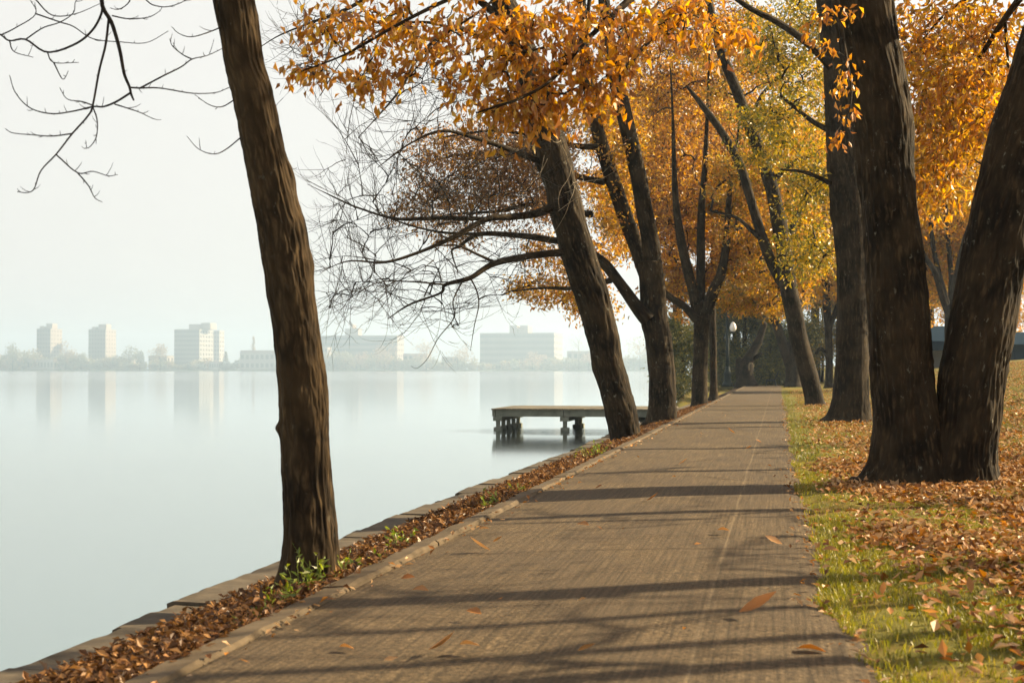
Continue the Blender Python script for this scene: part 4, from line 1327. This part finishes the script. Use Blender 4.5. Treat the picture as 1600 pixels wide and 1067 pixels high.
for (n, px, py, rx, ry) in ((16, 540, 55, 70, 42), (7, 490, 108, 36, 12), (20, 640, 60, 70, 60), (6, 580, 135, 30, 20), (24, 740, 70, 80, 70), (12, 760, 165, 50, 22), (26, 830, 100, 60, 70), (18, 845, 160, 36, 34), (26, 920, 90, 60, 60),
                            (14, 970, 40, 40, 50), (10, 930, 150, 24, 28), (20, 1070, 30, 60, 34), (8, 1140, 45, 34, 20), (22, 800, 20, 160, 40)):
    tg += blob(n, px, py, rx, ry, 9.2, .55, r9)
for (px, py) in ((1322, 108), (1330, 150), (1312, 205), (1318, 30), (1290, 75), (1280, 20)):
    tg += blob(2, px, py, 12, 14, 12.1, .3, r9)
en = T.reach(tg, 0.05, .0022, .06, rmax=.008, grow=.0001)
st_ = T.side_twigs(en, 2, .22, .0018, -.4, .5)
NEAR_ENDS = en + st_
T.leaf_on(en, 7, .076, 'orange', .055, 1.2, width=.44, fold=.4)
T.leaf_on(st_, 4, .076, 'orange', .05, 1.3, width=.44, fold=.4)
tg = []
for (n, px, py, rx, ry) in ((40, 1500, 60, 100, 90), (34, 1480, 180, 70, 80), (30, 1550, 200, 60, 110), (16, 1450, 300, 40, 40), (10, 1430, 60, 30, 60)):
    tg += blob(n, px, py, rx, ry, 16.3, 1.3, r9)
en = T.reach(tg, 0.05, .003, .06, rmax=.012, grow=.0001)
st2 = T.side_twigs(en, 2, .3, .002, -.3, .5)
T.leaf_on(en, 26, .11, 'orange', .15, .9)
T.leaf_on(st2, 14, .11, 'gold', .13, .9)
rh = random.Random(23)
tg = []
while len(tg) < 150:                    # unseen rest of the crown, added over the path to cut sky light
    x_, y_ = rh.uniform(-4.5, 6.5), rh.uniform(-4, 20)
    z_ = rh.uniform(6.3, 9.0) + max(0, x_) * .12
    tg.append(np.array([x_, y_, z_]))
for q in ([(1285, -300, 13.3, .09), (1100, -700, 10.5, .07), (800, -1300, 8, .05)], [(1720, -330, 13.3, .09), (1800, -700, 14, .07), (1700, -1200, 12, .04)],
          [(1285, -340, 13.4, .08), (1150, -450, 15, .06), (1000, -520, 17, .04)]):
    T.limb(q, 'limb')
en = T.reach(tg, 0, .006, .05, rmax=.05, grow=.0005)
T.leaf_on(en, 300, .17, 'orange', .55, .5, key='sky_blocking_foliage')
double_tree = T
T.finish()

DSC = 1.0
# the nearest leaves of that tree, one by one
def leaf_mesh(name, L, W, curl, mat, nl=5):
    m = MB()
    outline = [0.10, 0.72, 1.0, 0.66, 0.05]
    for q in range(nl):
        f = q / (nl - 1)
        w = W * outline[q] * .5
        z = -curl * L * f * f
        for sgn in (-1, 0, 1):
            m.v.append((sgn * w, f * L, z + (abs(sgn) * w * .45)))
    for q in range(nl - 1):
        for e in range(2):
            a = q * 3 + e
            m.f.append((a, a + 1, a + 4, a + 3))
    me = bpy.data.meshes.new(name); me.from_pydata(m.v, [], m.f)
    for p in me.polygons: p.use_smooth = True
    me.materials.append(mat); me.update()
    return me


nl_meshes = [leaf_mesh('leaf', L, L * w, c, M['leaf_one']) for L, w, c in ((.085, .44, .25), (.07, .5, .4), (.095, .4, .12), (.062, .46, .6))]
rl = random.Random(31)
for k in range(300):
    e = NEAR_ENDS[rl.randrange(len(NEAR_ENDS))]
    q = rl.random() * 1.1
    p = np.array(e[0]) * (1 - q) + np.array(e[-1]) * q + np.array([rl.gauss(0, .03), rl.gauss(0, .03), rl.gauss(-.01, .03)])
    o = link('leaf', nl_meshes[k % 4], double_tree.e)
    o.location = Vector(p) - double_tree.base
    dv = Vector((rl.gauss(0, .5), rl.gauss(0, .5), -1.0 + rl.gauss(0, .3)))
    qn = dv.to_track_quat('Y', 'Z') @ Matrix.Rotation(rl.uniform(0, 6.28), 3, 'Y').to_quaternion()
    o.rotation_mode = 'QUATERNION'; o.rotation_quaternion = qn

# --- smaller lawn trees behind
T = Tree('lawn_tree', 'thin lawn tree with a low side limb, left of the thick upright trunk', P(1295, 602, 72), 'bark_grey', None, 10)
T.stem([(1287, 1304, 606), (1289, 1301, 596), (1290, 1301, 560), (1289, 1300, 520), (1286, 1298, 480), (1284, 1294, 400), (1280, 1288, 300)], 72, 'trunk', 24, 60, .015, .08, rs=7)
T.stem([(1292, 1300, 560), (1280, 1286, 545), (1272, 1278, 552)], 72, 'limb', 12, 20, .004, rs=7)
T.stem([(1292, 1301, 510), (1304, 1312, 480), (1318, 1324, 440)], 72, 'limb', 12, 20, .004, rs=7)
ra = random.Random(20)
tg = blob(80, 1280, 360, 60, 120, 73, 4, ra) + blob(50, 1300, 200, 80, 120, 74, 4, ra)
en = T.reach(tg, 0, .01, .05, rmax=.06, grow=.0006)
T.leaf_on(en, 100, .22, 'gold', .5, .4)
T.finish()

T = Tree('lawn_tree', 'distant forked tree framed between the double trunks, golden leaves', P(1483, 567, 70), 'bark_grey', None, 11)
T.stem([(1473, 1494, 572), (1476, 1491, 562), (1476, 1490, 530), (1476, 1491, 500), (1477, 1491, 478)], 70, 'trunk', 26, 50, .015, .06, rs=7)
T.stem([(1476, 1486, 490), (1466, 1476, 460), (1456, 1465, 425), (1440, 1447, 398), (1426, 1432, 360)], 70, 'stem', 18, 40, .008, rs=7)
T.stem([(1477, 1486, 480), (1464, 1472, 430), (1454, 1461, 380), (1448, 1454, 320)], 70.4, 'stem', 18, 40, .008, rs=7)
T.stem([(1481, 1490, 484), (1482, 1490, 430), (1478, 1485, 380), (1474, 1480, 320)], 70.6, 'stem', 18, 40, .008, rs=7)
T.stem([(1483, 1492, 480), (1490, 1500, 430), (1502, 1512, 380), (1514, 1523, 345), (1530, 1538, 300)], 69.6, 'stem', 18, 40, .008, rs=7)
tg = blob(120, 1470, 390, 80, 80, 74, 3.5, ra) + blob(90, 1500, 300, 100, 90, 72, 4, ra) + blob(40, 1560, 400, 60, 80, 73, 4, ra)
en = T.reach(tg, 0, .01, .05, rmax=.05, grow=.0005)
T.leaf_on(en, 110, .21, 'gold', .42, .45)
T.leaf_on(en[::3], 50, .2, 'yellow', .45, .45)
T.finish()


def auto_tree(name, label, px, ybase, d, h, cr, pal, nclump, per, leaf, seed, trunk_r=.28, low=.3, mat='bark_grey', leafmat='leaf', group=None, lean=0.0, zb=None, flat=.6, spread=.55):
    b = P(px, ybase, d)
    if zb is not None: b.z = zb
    T = Tree(name, label, b, mat, group, seed)
    rn = random.Random(seed)
    B = np.array(b)
    top = B + np.array([lean, 0, h * .8])
    mid = B + np.array([lean * .3 + rn.gauss(0, .1), 0, h * .35])
    T.stem(None, d, 'trunk', 20, 40, .015, .08, pts=([B - (0, 0, .15), B + (0, 0, .4), mid, top], [trunk_r * 1.2, trunk_r, trunk_r * .75, trunk_r * .2]), rs=7)
    tg = []
    C = B + np.array([lean * .6, 0, h * (low + (1 - low) / 2)])
    lobes = [np.array([rn.gauss(0, .42) * cr, rn.gauss(0, .42) * cr, rn.uniform(-.8, .8) * h * (1 - low) / 2]) for _ in range(9)]
    while len(tg) < nclump:
        q = np.array([rn.gauss(0, 1), rn.gauss(0, 1), rn.gauss(0, 1)]); q /= np.linalg.norm(q)
        tg.append(C + lobes[rn.randrange(9)] + q * rn.random() ** .5 * np.array([cr * .45, cr * .45, h * (1 - low) * .2]))
    en = T.reach(tg, 0, .01, .05, rmax=.08, grow=.0006)
    T.leaf_on(en, per, leaf, pal, spread, .35, flat=flat)
    T.finish(None, leafmat)
    return T


auto_tree('evergreen_tree', 'dark green tree behind the lamp post', 1165, 600, 108, 8.0, 3.6, 'green', 190, 140, .24, 41, .3, .05, leafmat='needle', zb=-.1)
auto_tree('evergreen_tree', 'dark green tree between the bench and the lamp post', 1205, 600, 104, 5.0, 2.6, 'green', 140, 140, .22, 42, .22, .0, leafmat='needle', zb=-.1)
auto_tree('evergreen_tree', 'dark green tree on the bank left of the many stemmed trunk', 1063, 610, 74, 4.8, 1.5, 'green', 90, 130, .16, 43, .18, .02, leafmat='needle', zb=-.35, spread=.4)
auto_tree('evergreen_tree', 'dark green shrub at the water end of the bank', 1048, 618, 64, 1.9, .9, 'green', 40, 90, .10, 44, .08, .0, leafmat='needle', zb=-.4, spread=.25)
auto_tree('evergreen_tree', 'dark green tree between the lamp post and the many stemmed trunk', 1128, 605, 120, 10.0, 3.4, 'green', 170, 140, .26, 45, .3, .05, leafmat='needle', zb=-.1)
auto_tree('autumn_tree', 'far rust brown tree arching high behind the lamp post', 1150, 600, 128, 26, 11, 'gold', 420, 170, .34, 46, .4, .42, zb=-.1, spread=.9)
auto_tree('autumn_tree', 'far orange tree high behind the many stemmed trunk', 1060, 606, 96, 21, 7.5, 'rust', 360, 170, .26, 47, .4, .38, zb=-.3, spread=.7)
auto_tree('autumn_tree', 'far yellow tree behind the left leaning lawn tree', 1275, 600, 118, 24, 9, 'yellow', 320, 170, .30, 48, .4, .2, zb=0.2, spread=.9)
auto_tree('autumn_tree', 'far golden tree behind the thick upright trunk', 1350, 596, 110, 22, 8, 'gold', 320, 170, .30, 49, .4, .18, zb=.6, spread=.9)
auto_tree('autumn_tree', 'far golden tree behind the pavilion', 1455, 570, 125, 20, 8, 'gold', 340, 170, .31, 50, .4, .12, zb=1.6, spread=.9)
auto_tree('autumn_tree', 'far orange tree at the right edge behind the rise', 1570, 560, 120, 22, 8, 'orange', 320, 170, .30, 51, .4, .22, zb=2.2, spread=.9)

auto_tree('autumn_shrub', 'low golden shrub between the forked trunks behind the pavilion', 1448, 572, 100, 7.5, 3.0, 'gold', 110, 120, .22, 52, .12, .0, zb=1.0, spread=.6)
auto_tree('autumn_shrub', 'low golden shrub right of the forked trunks', 1560, 560, 112, 9, 4.0, 'gold', 120, 120, .24, 53, .12, .0, zb=1.8, spread=.7)
auto_tree('autumn_shrub', 'low yellow shrub behind the thin lawn tree', 1285, 598, 112, 7.5, 3.0, 'yellow', 110, 120, .22, 54, .12, .0, zb=.1, spread=.6)
auto_tree('autumn_shrub', 'low golden shrub behind the thick upright trunk', 1375, 590, 112, 8, 3.4, 'gold', 110, 120, .22, 55, .12, .0, zb=.5, spread=.6)

# gnarled old trunk near the bench
T = Tree('old_tree', 'gnarled dark trunk with a pale loop for its sunlit rim behind the lamp post', P(1166, 600, 97), 'bark_old', None, 12)
T.stem([(1148, 1184, 604), (1151, 1178, 590), (1153, 1175, 575), (1160, 1178, 562), (1170, 1184, 548), (1180, 1192, 530), (1190, 1199, 505)], 97, 'trunk', 30, 60, .03, .1, rs=5)
T.stem([(1150, 1164, 592), (1149, 1161, 575), (1150, 1161, 561)], 97, 'stem', 16, 20, .015, rs=5)
T.limb([(1173, 586, 96.4, .05), (1176, 578, 96.2, .07), (1175.5, 569, 96.2, .06), (1172, 567.5, 96.2, .05), (1170, 571, 96.2, .05), (1170, 578, 96.3, .04)], 'sunlit_rim_loop', 10, 0, M['twig_pale'])  # pale loop shaped and coloured as sunlight on the trunk's rim
T.limb([(1174, 562, 97, .16), (1184, 556, 96.6, .13), (1190, 552, 96.4, .09)], 'limb')
T.finish()

# trees standing right of the view: only their long shadows lie across the path
def shadow_tree(label, px, py, dist, r, seed, h=7.0, lean=0.0):
    g0 = np.array(G(px, py, 0))
    b = g0 + dist * np.array([math.cos(SUN_AZ), math.sin(SUN_AZ), 0])
    b[2] = float(hz(b[0], b[1]))
    T = Tree('lawn_tree', label, Vector(b), 'bark_grey', 'trees whose shadows cross the path', seed)
    rn = random.Random(seed)
    T.stem(None, 10, 'trunk', 24, 40, .01, .1, pts=([b - (0, 0, .15), b + (0, 0, .3), b + (lean * .4, .05, h * .4), b + (lean, .1, h)], [r * 1.25, r, r * .85, r * .4]), rs=12)
    tg = [b + np.array([rn.gauss(0, 1.6), rn.gauss(0, 1.6), rn.uniform(h * .45, h * 1.1)]) for _ in range(22)]
    en = T.reach(tg, 0, .008, .05, rmax=.05, grow=.001)
    T.leaf_on(en, 14, .09, 'gold', .25, .4)
    T.finish()


for k, (px, py, dist, r, h) in enumerate(((1150, 915, 8.5, .20, 7), (1150, 960, 9.5, .09, 6), (1150, 1010, 8.0, .10, 6), (1150, 1050, 7.5, .13, 6), (1150, 700, 10, .18, 7),
                                          (1150, 668, 11, .20, 7), (1150, 735, 9.0, .12, 6), (1150, 800, 9.5, .16, 6), (1180, 640, 12, .24, 8), (1150, 845, 11, .05, 5))):
    shadow_tree('lawn tree outside the view casting the ' + ('long near shadow', 'third nearest thin shadow', 'thin shadow second nearest the camera', 'shadow nearest the camera', 'shadow beyond the double trunk',
                'second shadow beyond the double trunk', 'thin shadow before the double trunk', 'faint shadow in mid path', 'farthest broad shadow', 'thinnest shadow in mid path')[k] + ' across the path', px, py, dist, r, 61 + k, h)

# ================================================================== FALLEN LEAVES AND GRASS
def scatter_leaves(n, xf, yf, zf, size, pal, tilt=.45, name='fallen_leaves'):
    x, y_ = xf, yf
    z = zf(x, y_)
    di = RNG.normal(0, 1, (n, 3)); di[:, 2] = RNG.normal(.12, tilt, n)
    sz = size * RNG.uniform(.55, 1.3, n)
    pos = np.stack([x, y_, z + RNG.uniform(.002, .03, n)], -1)
    # lie mostly flat: leaf side vectors level
    d = di / np.linalg.norm(di, axis=1)[:, None]
    up = np.array([0, 0, 1.0]) + RNG.normal(0, .35, (n, 3))
    sd = np.cross(d, up); sd /= np.linalg.norm(sd, axis=1)[:, None]
    nr = np.cross(sd, d)
    L = sz[:, None]
    fold = RNG.uniform(.0, .35, (n, 1))
    m_ = pos + d * L * .45
    V = np.stack([pos, m_ + sd * L * .27 + nr * L * fold, pos + d * L + nr * L * fold * .6, m_ - sd * L * .27 + nr * L * fold], 1).reshape(-1, 3)
    i_ = np.arange(n)[:, None] * 4
    T_ = np.concatenate([i_ + np.array([[0, 1, 2]]), i_ + np.array([[0, 2, 3]])], 0)
    C_ = np.repeat(np.hstack([pick(PAL[pal], n, .22), np.ones((n, 1))]), 4, 0)
    me = mesh_np(name, V, T_, False, {'tint': ('FLOAT_COLOR', C_)})
    return link(name, me, None, M['litter'])


# in the bed by the seawall: dense, thinning with distance
n = 42000
yy = 3.5 + (RNG.random(n) ** 1.7) * 46
xx = CX1 - 0.03 + (KX0 - CX1 + 0.07) * RNG.random(n) ** .92
bed = lambda x, y: -0.245 + 0.19 * np.clip((x - CX1) / (KX0 - CX1), 0, 1) ** 0.8 + RNG.uniform(0, .055, len(x))
tag(scatter_leaves(n, xx, yy, bed, .045, 'bed', .30), 'dense brown fallen leaves filling the bed between kerb and seawall', 'leaves', None, 'stuff')
# a few on the coping
# on the lawn
n = 125000
yy = np.where(RNG.random(n) < .45, RNG.uniform(4, 16, n), 16 + (RNG.random(n) ** 1.6) * 62)
wmax = 0.7 + yy * .22
xx = 0.3 + RNG.random(n) * wmax
ex_ = edge_x(yy)
dens = np.clip((xx - ex_ - .12) / .75, 0.03, 1)
dens *= np.where((yy > 10.2) & (yy < 13) & (xx < 1.5), .35, 1)
dens *= 0.34 + 0.8 * np.clip((vnoise(np.stack([xx * 1.5, yy * .7, xx * 0], -1)) - .36) / .16, 0, 1)
keep = RNG.random(n) < np.clip(dens, 0, 1)
keep &= (xx > ex_ + .02)
xx, yy = xx[keep], yy[keep]
near = yy < 9
k2 = np.where(near, RNG.random(len(xx)) < .3, RNG.random(len(xx)) < 1.)
xx, yy = xx[k2], yy[k2]
tag(scatter_leaves(len(xx), xx, yy, lambda x, y: hz(x, y) + .016, .062, 'litter', .26), 'copper and tan fallen leaves strewn over the lawn', 'leaves', None, 'stuff')

n = 900
yy = 4 + (RNG.random(n) ** 1.4) * 50
sd_ = RNG.random(n) < .55
xx = np.where(sd_, edge_x(yy) - np.abs(RNG.normal(0, .07, n)), KX1 + .02 + np.abs(RNG.normal(0, .06, n)))
xx = np.where(RNG.random(n) < .06, RNG.uniform(KX1, .2, n), xx)
tag(scatter_leaves(n, xx, yy, lambda x, y: x * 0 + .006, .045, 'litter', .2), 'small dry leaf scraps gathered along both edges of the path', 'leaves', None, 'stuff')

# grass blades
def grass(n, xx, yy, hgt, wid, name, label, cols):
    z = hz(xx, yy) - .005
    a = RNG.uniform(0, 6.28, n)
    h = hgt * RNG.uniform(.5, 1.3, n)
    lean = RNG.normal(0, .45, (n, 2)) * h[:, None]
    p = np.stack([xx, yy, z], -1)
    s_ = np.stack([np.cos(a), np.sin(a), a * 0], -1) * (wid / 2)
    tip = p + np.concatenate([lean, h[:, None]], 1)
    mid_ = p + np.concatenate([lean * .3, h[:, None] * .6], 1)
    V = np.stack([p - s_, p + s_, mid_ + s_ * .7, tip, mid_ - s_ * .7], 1).reshape(-1, 3)
    i_ = np.arange(n)[:, None] * 5
    T_ = np.concatenate([i_ + np.array([[0, 1, 2]]), i_ + np.array([[0, 2, 4]]), i_ + np.array([[4, 2, 3]])], 0)
    C_ = np.repeat(np.hstack([pick(cols, n, .2), np.ones((n, 1))]), 5, 0)
    me = mesh_np(name, V, T_, False, {'tint': ('FLOAT_COLOR', C_)})
    return tag(link(name, me, None, M['grass']), label, 'grass', None, 'stuff')


GC = [(.23, .23, .015), (.31, .28, .025), (.15, .155, .012), (.38, .30, .05), (.26, .25, .02)]
n = 140000
yy = 4 + (RNG.random(n) ** 1.3) * 14
xx = 0.15 + RNG.random(n) * (0.6 + yy * .20)
ok = (xx > edge_x(yy) - .03) & (RNG.random(n) < .15 + .85 * (vnoise(np.stack([xx * 2.2, yy * 1.6, xx * 0 + 5], -1)) > .42))
grass(ok.sum(), xx[ok], yy[ok], .036, .006, 'grass', 'short green grass along the lawn edge of the path', GC)
n = 60000
yy = 18 + (RNG.random(n) ** 1.2) * 60
xx = 0.15 + (RNG.random(n) ** 1.5) * (0.5 + yy * .2)
ok = (xx > edge_x(yy) - .03) & (RNG.random(n) < .2 + .8 * (vnoise(np.stack([xx * 1.2, yy * .5, xx * 0 + 5], -1)) > .45))
grass(ok.sum(), xx[ok], yy[ok], .06, .012, 'grass', 'sunlit yellow green grass further along the path', [(.20, .20, .03), (.28, .24, .05), (.14, .15, .03)])

# single fallen leaves, nearest on the lawn
fl = [leaf_mesh('fallen_leaf', L, L * w, c, M['litter_one']) for L, w, c in ((.10, .55, -.25), (.085, .6, .2), (.11, .45, -.4), (.075, .65, .1))]
rg = random.Random(77)


def put_leaf(x, y, z, label, group, sc=1.0, mesh=None, rz=None):
    o = link('fallen_leaf', mesh or fl[rg.randrange(4)])
    o.location = (x, y, z)
    o.rotation_euler = (rg.gauss(.12, .25), rg.gauss(0, .35) + (math.pi if rg.random() < .3 else 0), rg.uniform(0, 6.28) if rz is None else rz)
    if o.rotation_euler[1] > 2: o.location.z += .02
    s_ = sc * rg.uniform(.75, 1.2); o.scale = (s_, s_, s_)
    tag(o, label, 'leaf', group)
    return o


cnt = 0
while cnt < 280:
    x = rg.uniform(.35, 2.2); y = rg.uniform(4.6, 9.5)
    e = float(edge_x(np.array([y]))[0])
    if x > .3 + y * .185: continue
    if rg.random() > min(1, max(.12, (x - e - .05) / .7)): continue
    if x < e + .04: continue
    put_leaf(x, y, float(hz(x, y)) + .035, 'dry tan fallen leaf lying on the near lawn grass', 'fallen leaves on the near lawn', .66)
    cnt += 1

PL = [(627, 907, .9, 'orange leaf lying on the kerb side of the path above the long near shadow'), (644, 925, .8, 'thin dark leaf lying in the long near shadow by the kerb'),
      (670, 1011, 1.25, 'long pale yellow leaf on the path near the kerb, nearest of the pale ones'), (719, 1011, .8, 'small curled orange leaf right of the long pale yellow leaf'),
      (552, 1010, .9, 'bright orange leaf on the path left of the long pale yellow leaf'), (903, 1021, .8, 'lone tan leaf in the lower middle of the path'),
      (752, 963, 1.0, 'flat straw coloured leaf sliver in the middle of the path'), (766, 857, .9, 'round orange leaf on sunlit path below the wide shadow'),
      (770, 849, .6, 'tiny pale leaf just behind the round orange leaf'), (748, 829, .9, 'pale leaf lying across the kerb edge line'),
      (920, 823, .9, 'dark orange leaf alone in mid path between two shadows'), (1010, 780, .9, 'brown leaf lying in the wide mid shadow'),
      (930, 761, .8, 'faint brown leaf at the upper rim of the wide mid shadow'), (1060, 724, 1.1, 'brown curled leaf on path above the wide mid shadow'),
      (1155, 960, 1.5, 'large flat orange tan leaf on the path nearest the lawn edge'), (1290, 1015, 1.0, 'dull orange leaf at the ragged lawn edge corner'),
      (1140, 832, 1.0, 'pale pinkish leaf beside the wandering seam'), (1222, 853, 1.0, 'bright rust leaf near the lawn edge of the path'),
      (1283, 857, 1.3, 'large pale orange leaf resting on the lawn edge'), (1165, 700, 1.0, 'small leaf on the seam beyond the wide shadow'),
      (1149, 676, 1.1, 'pale leaf on the far path left of the seam'), (1190, 690, 1.0, 'tan leaf on the far path right of the seam')]
for (px, py, sc, lab) in PL:
    g0 = G(px, py, 0.02)
    o = put_leaf(g0.x, g0.y, .012, lab, None, sc * 1.15, None, rg.choice([1.2, 1.8, -1.3, -1.9]))
    o.rotation_euler[0] = .22; o.rotation_euler[1] = rg.choice([-.35, .3, .45])

# weeds along the kerb
def weed(px, py, h, n, label, seed, spread=.10):
    rn = random.Random(seed)
    g0 = G(px, py, -.04); g0.x = min(g0.x, KX0 - .03)
    e = empty('weed', (g0.x, g0.y, -.08)); tag(e, label, 'weed', 'green weeds along the kerb')
    pos, dr, sz = [], [], []
    tb = []
    for k in range(n):
        bx, by = rn.gauss(0, spread * .6), rn.gauss(0, spread * 1.6)
        bx = min(bx, .0)
        hh = h * rn.uniform(.4, 1.1)
        tip = np.array([bx + rn.gauss(0, .35) * hh, by + rn.gauss(0, .35) * hh, hh])
        b0 = np.array([bx, by, 0]); mid_ = (b0 + tip) / 2 + np.array([rn.gauss(0, .01), rn.gauss(0, .01), hh * .1])
        tb.append(tube_np([b0, mid_, tip], [.0022, .002, .001], 4, 5))
        for q in range(5):
            f = .3 + .7 * q / 4
            pos.append(b0 + (tip - b0) * f); dr.append([rn.gauss(0, 1), rn.gauss(0, 1), rn.gauss(.5, .5)]); sz.append(rn.uniform(.03, .06))
    tag(link('stems', tubes_mesh('stems', tb), e, M['weed_stem']), kind='stuff')
    pos, dr, sz = np.array(pos), np.array(dr), np.array(sz)
    v, t, c = leaves_np(pos, dr, sz, pick([(.20, .26, .02), (.28, .32, .03), (.14, .20, .02)], len(pos)), .4)
    tag(link('leaves', mesh_np('leaves', v, t, False, {'tint': ('FLOAT_COLOR', c)}), e, M['grass']), kind='stuff')


M['weed_stem'] = plain_mat('weed_stem_green', (.16, .2, .03), .8, .2, 20)
weed(495, 915, .24, 16, 'tall sunlit weed clump at the foot of the slim foreground trunk', 1)
weed(520, 905, .16, 12, 'bushy weed just right of the slim foreground trunk', 2)
weed(440, 945, .11, 9, 'low weed by the kerb left of the slim foreground trunk', 3)
weed(400, 965, .10, 5, 'single small weed in the leaf bed nearest the camera', 4, .04)
weed(575, 885, .10, 9, 'low weed by the kerb, first beyond the slim trunk', 5)
weed(638, 850, .15, 12, 'leafy weed by the kerb, second beyond the slim trunk', 6)
weed(765, 792, .15, 14, 'leafy weed by the kerb, halfway to the leaning tree', 7)
weed(935, 712, .22, 18, 'leafy weed by the kerb at the foot of the leaning tree', 8, .2)
weed(820, 765, .09, 8, 'small weed by the kerb between halfway and the leaning tree', 9)

# ------------------------------------------------------------------ haze
hb = MB().box(-3700, 1800, -300, 4900, -2.6, 128).build('haze', None)
n = N('morning_haze')
v = n.n('ShaderNodeVolumePrincipled')
v.inputs['Color'].default_value = (0.56, 0.75, 0.97, 1)
v.inputs['Density'].default_value = 0.00029
v.inputs['Anisotropy'].default_value = 0.3
n.l(v.outputs[0], n.out.inputs['Volume'])
hb.data.materials.append(n.m)
tag(hb, 'thin pale morning haze over the lake', 'haze', None, 'stuff')
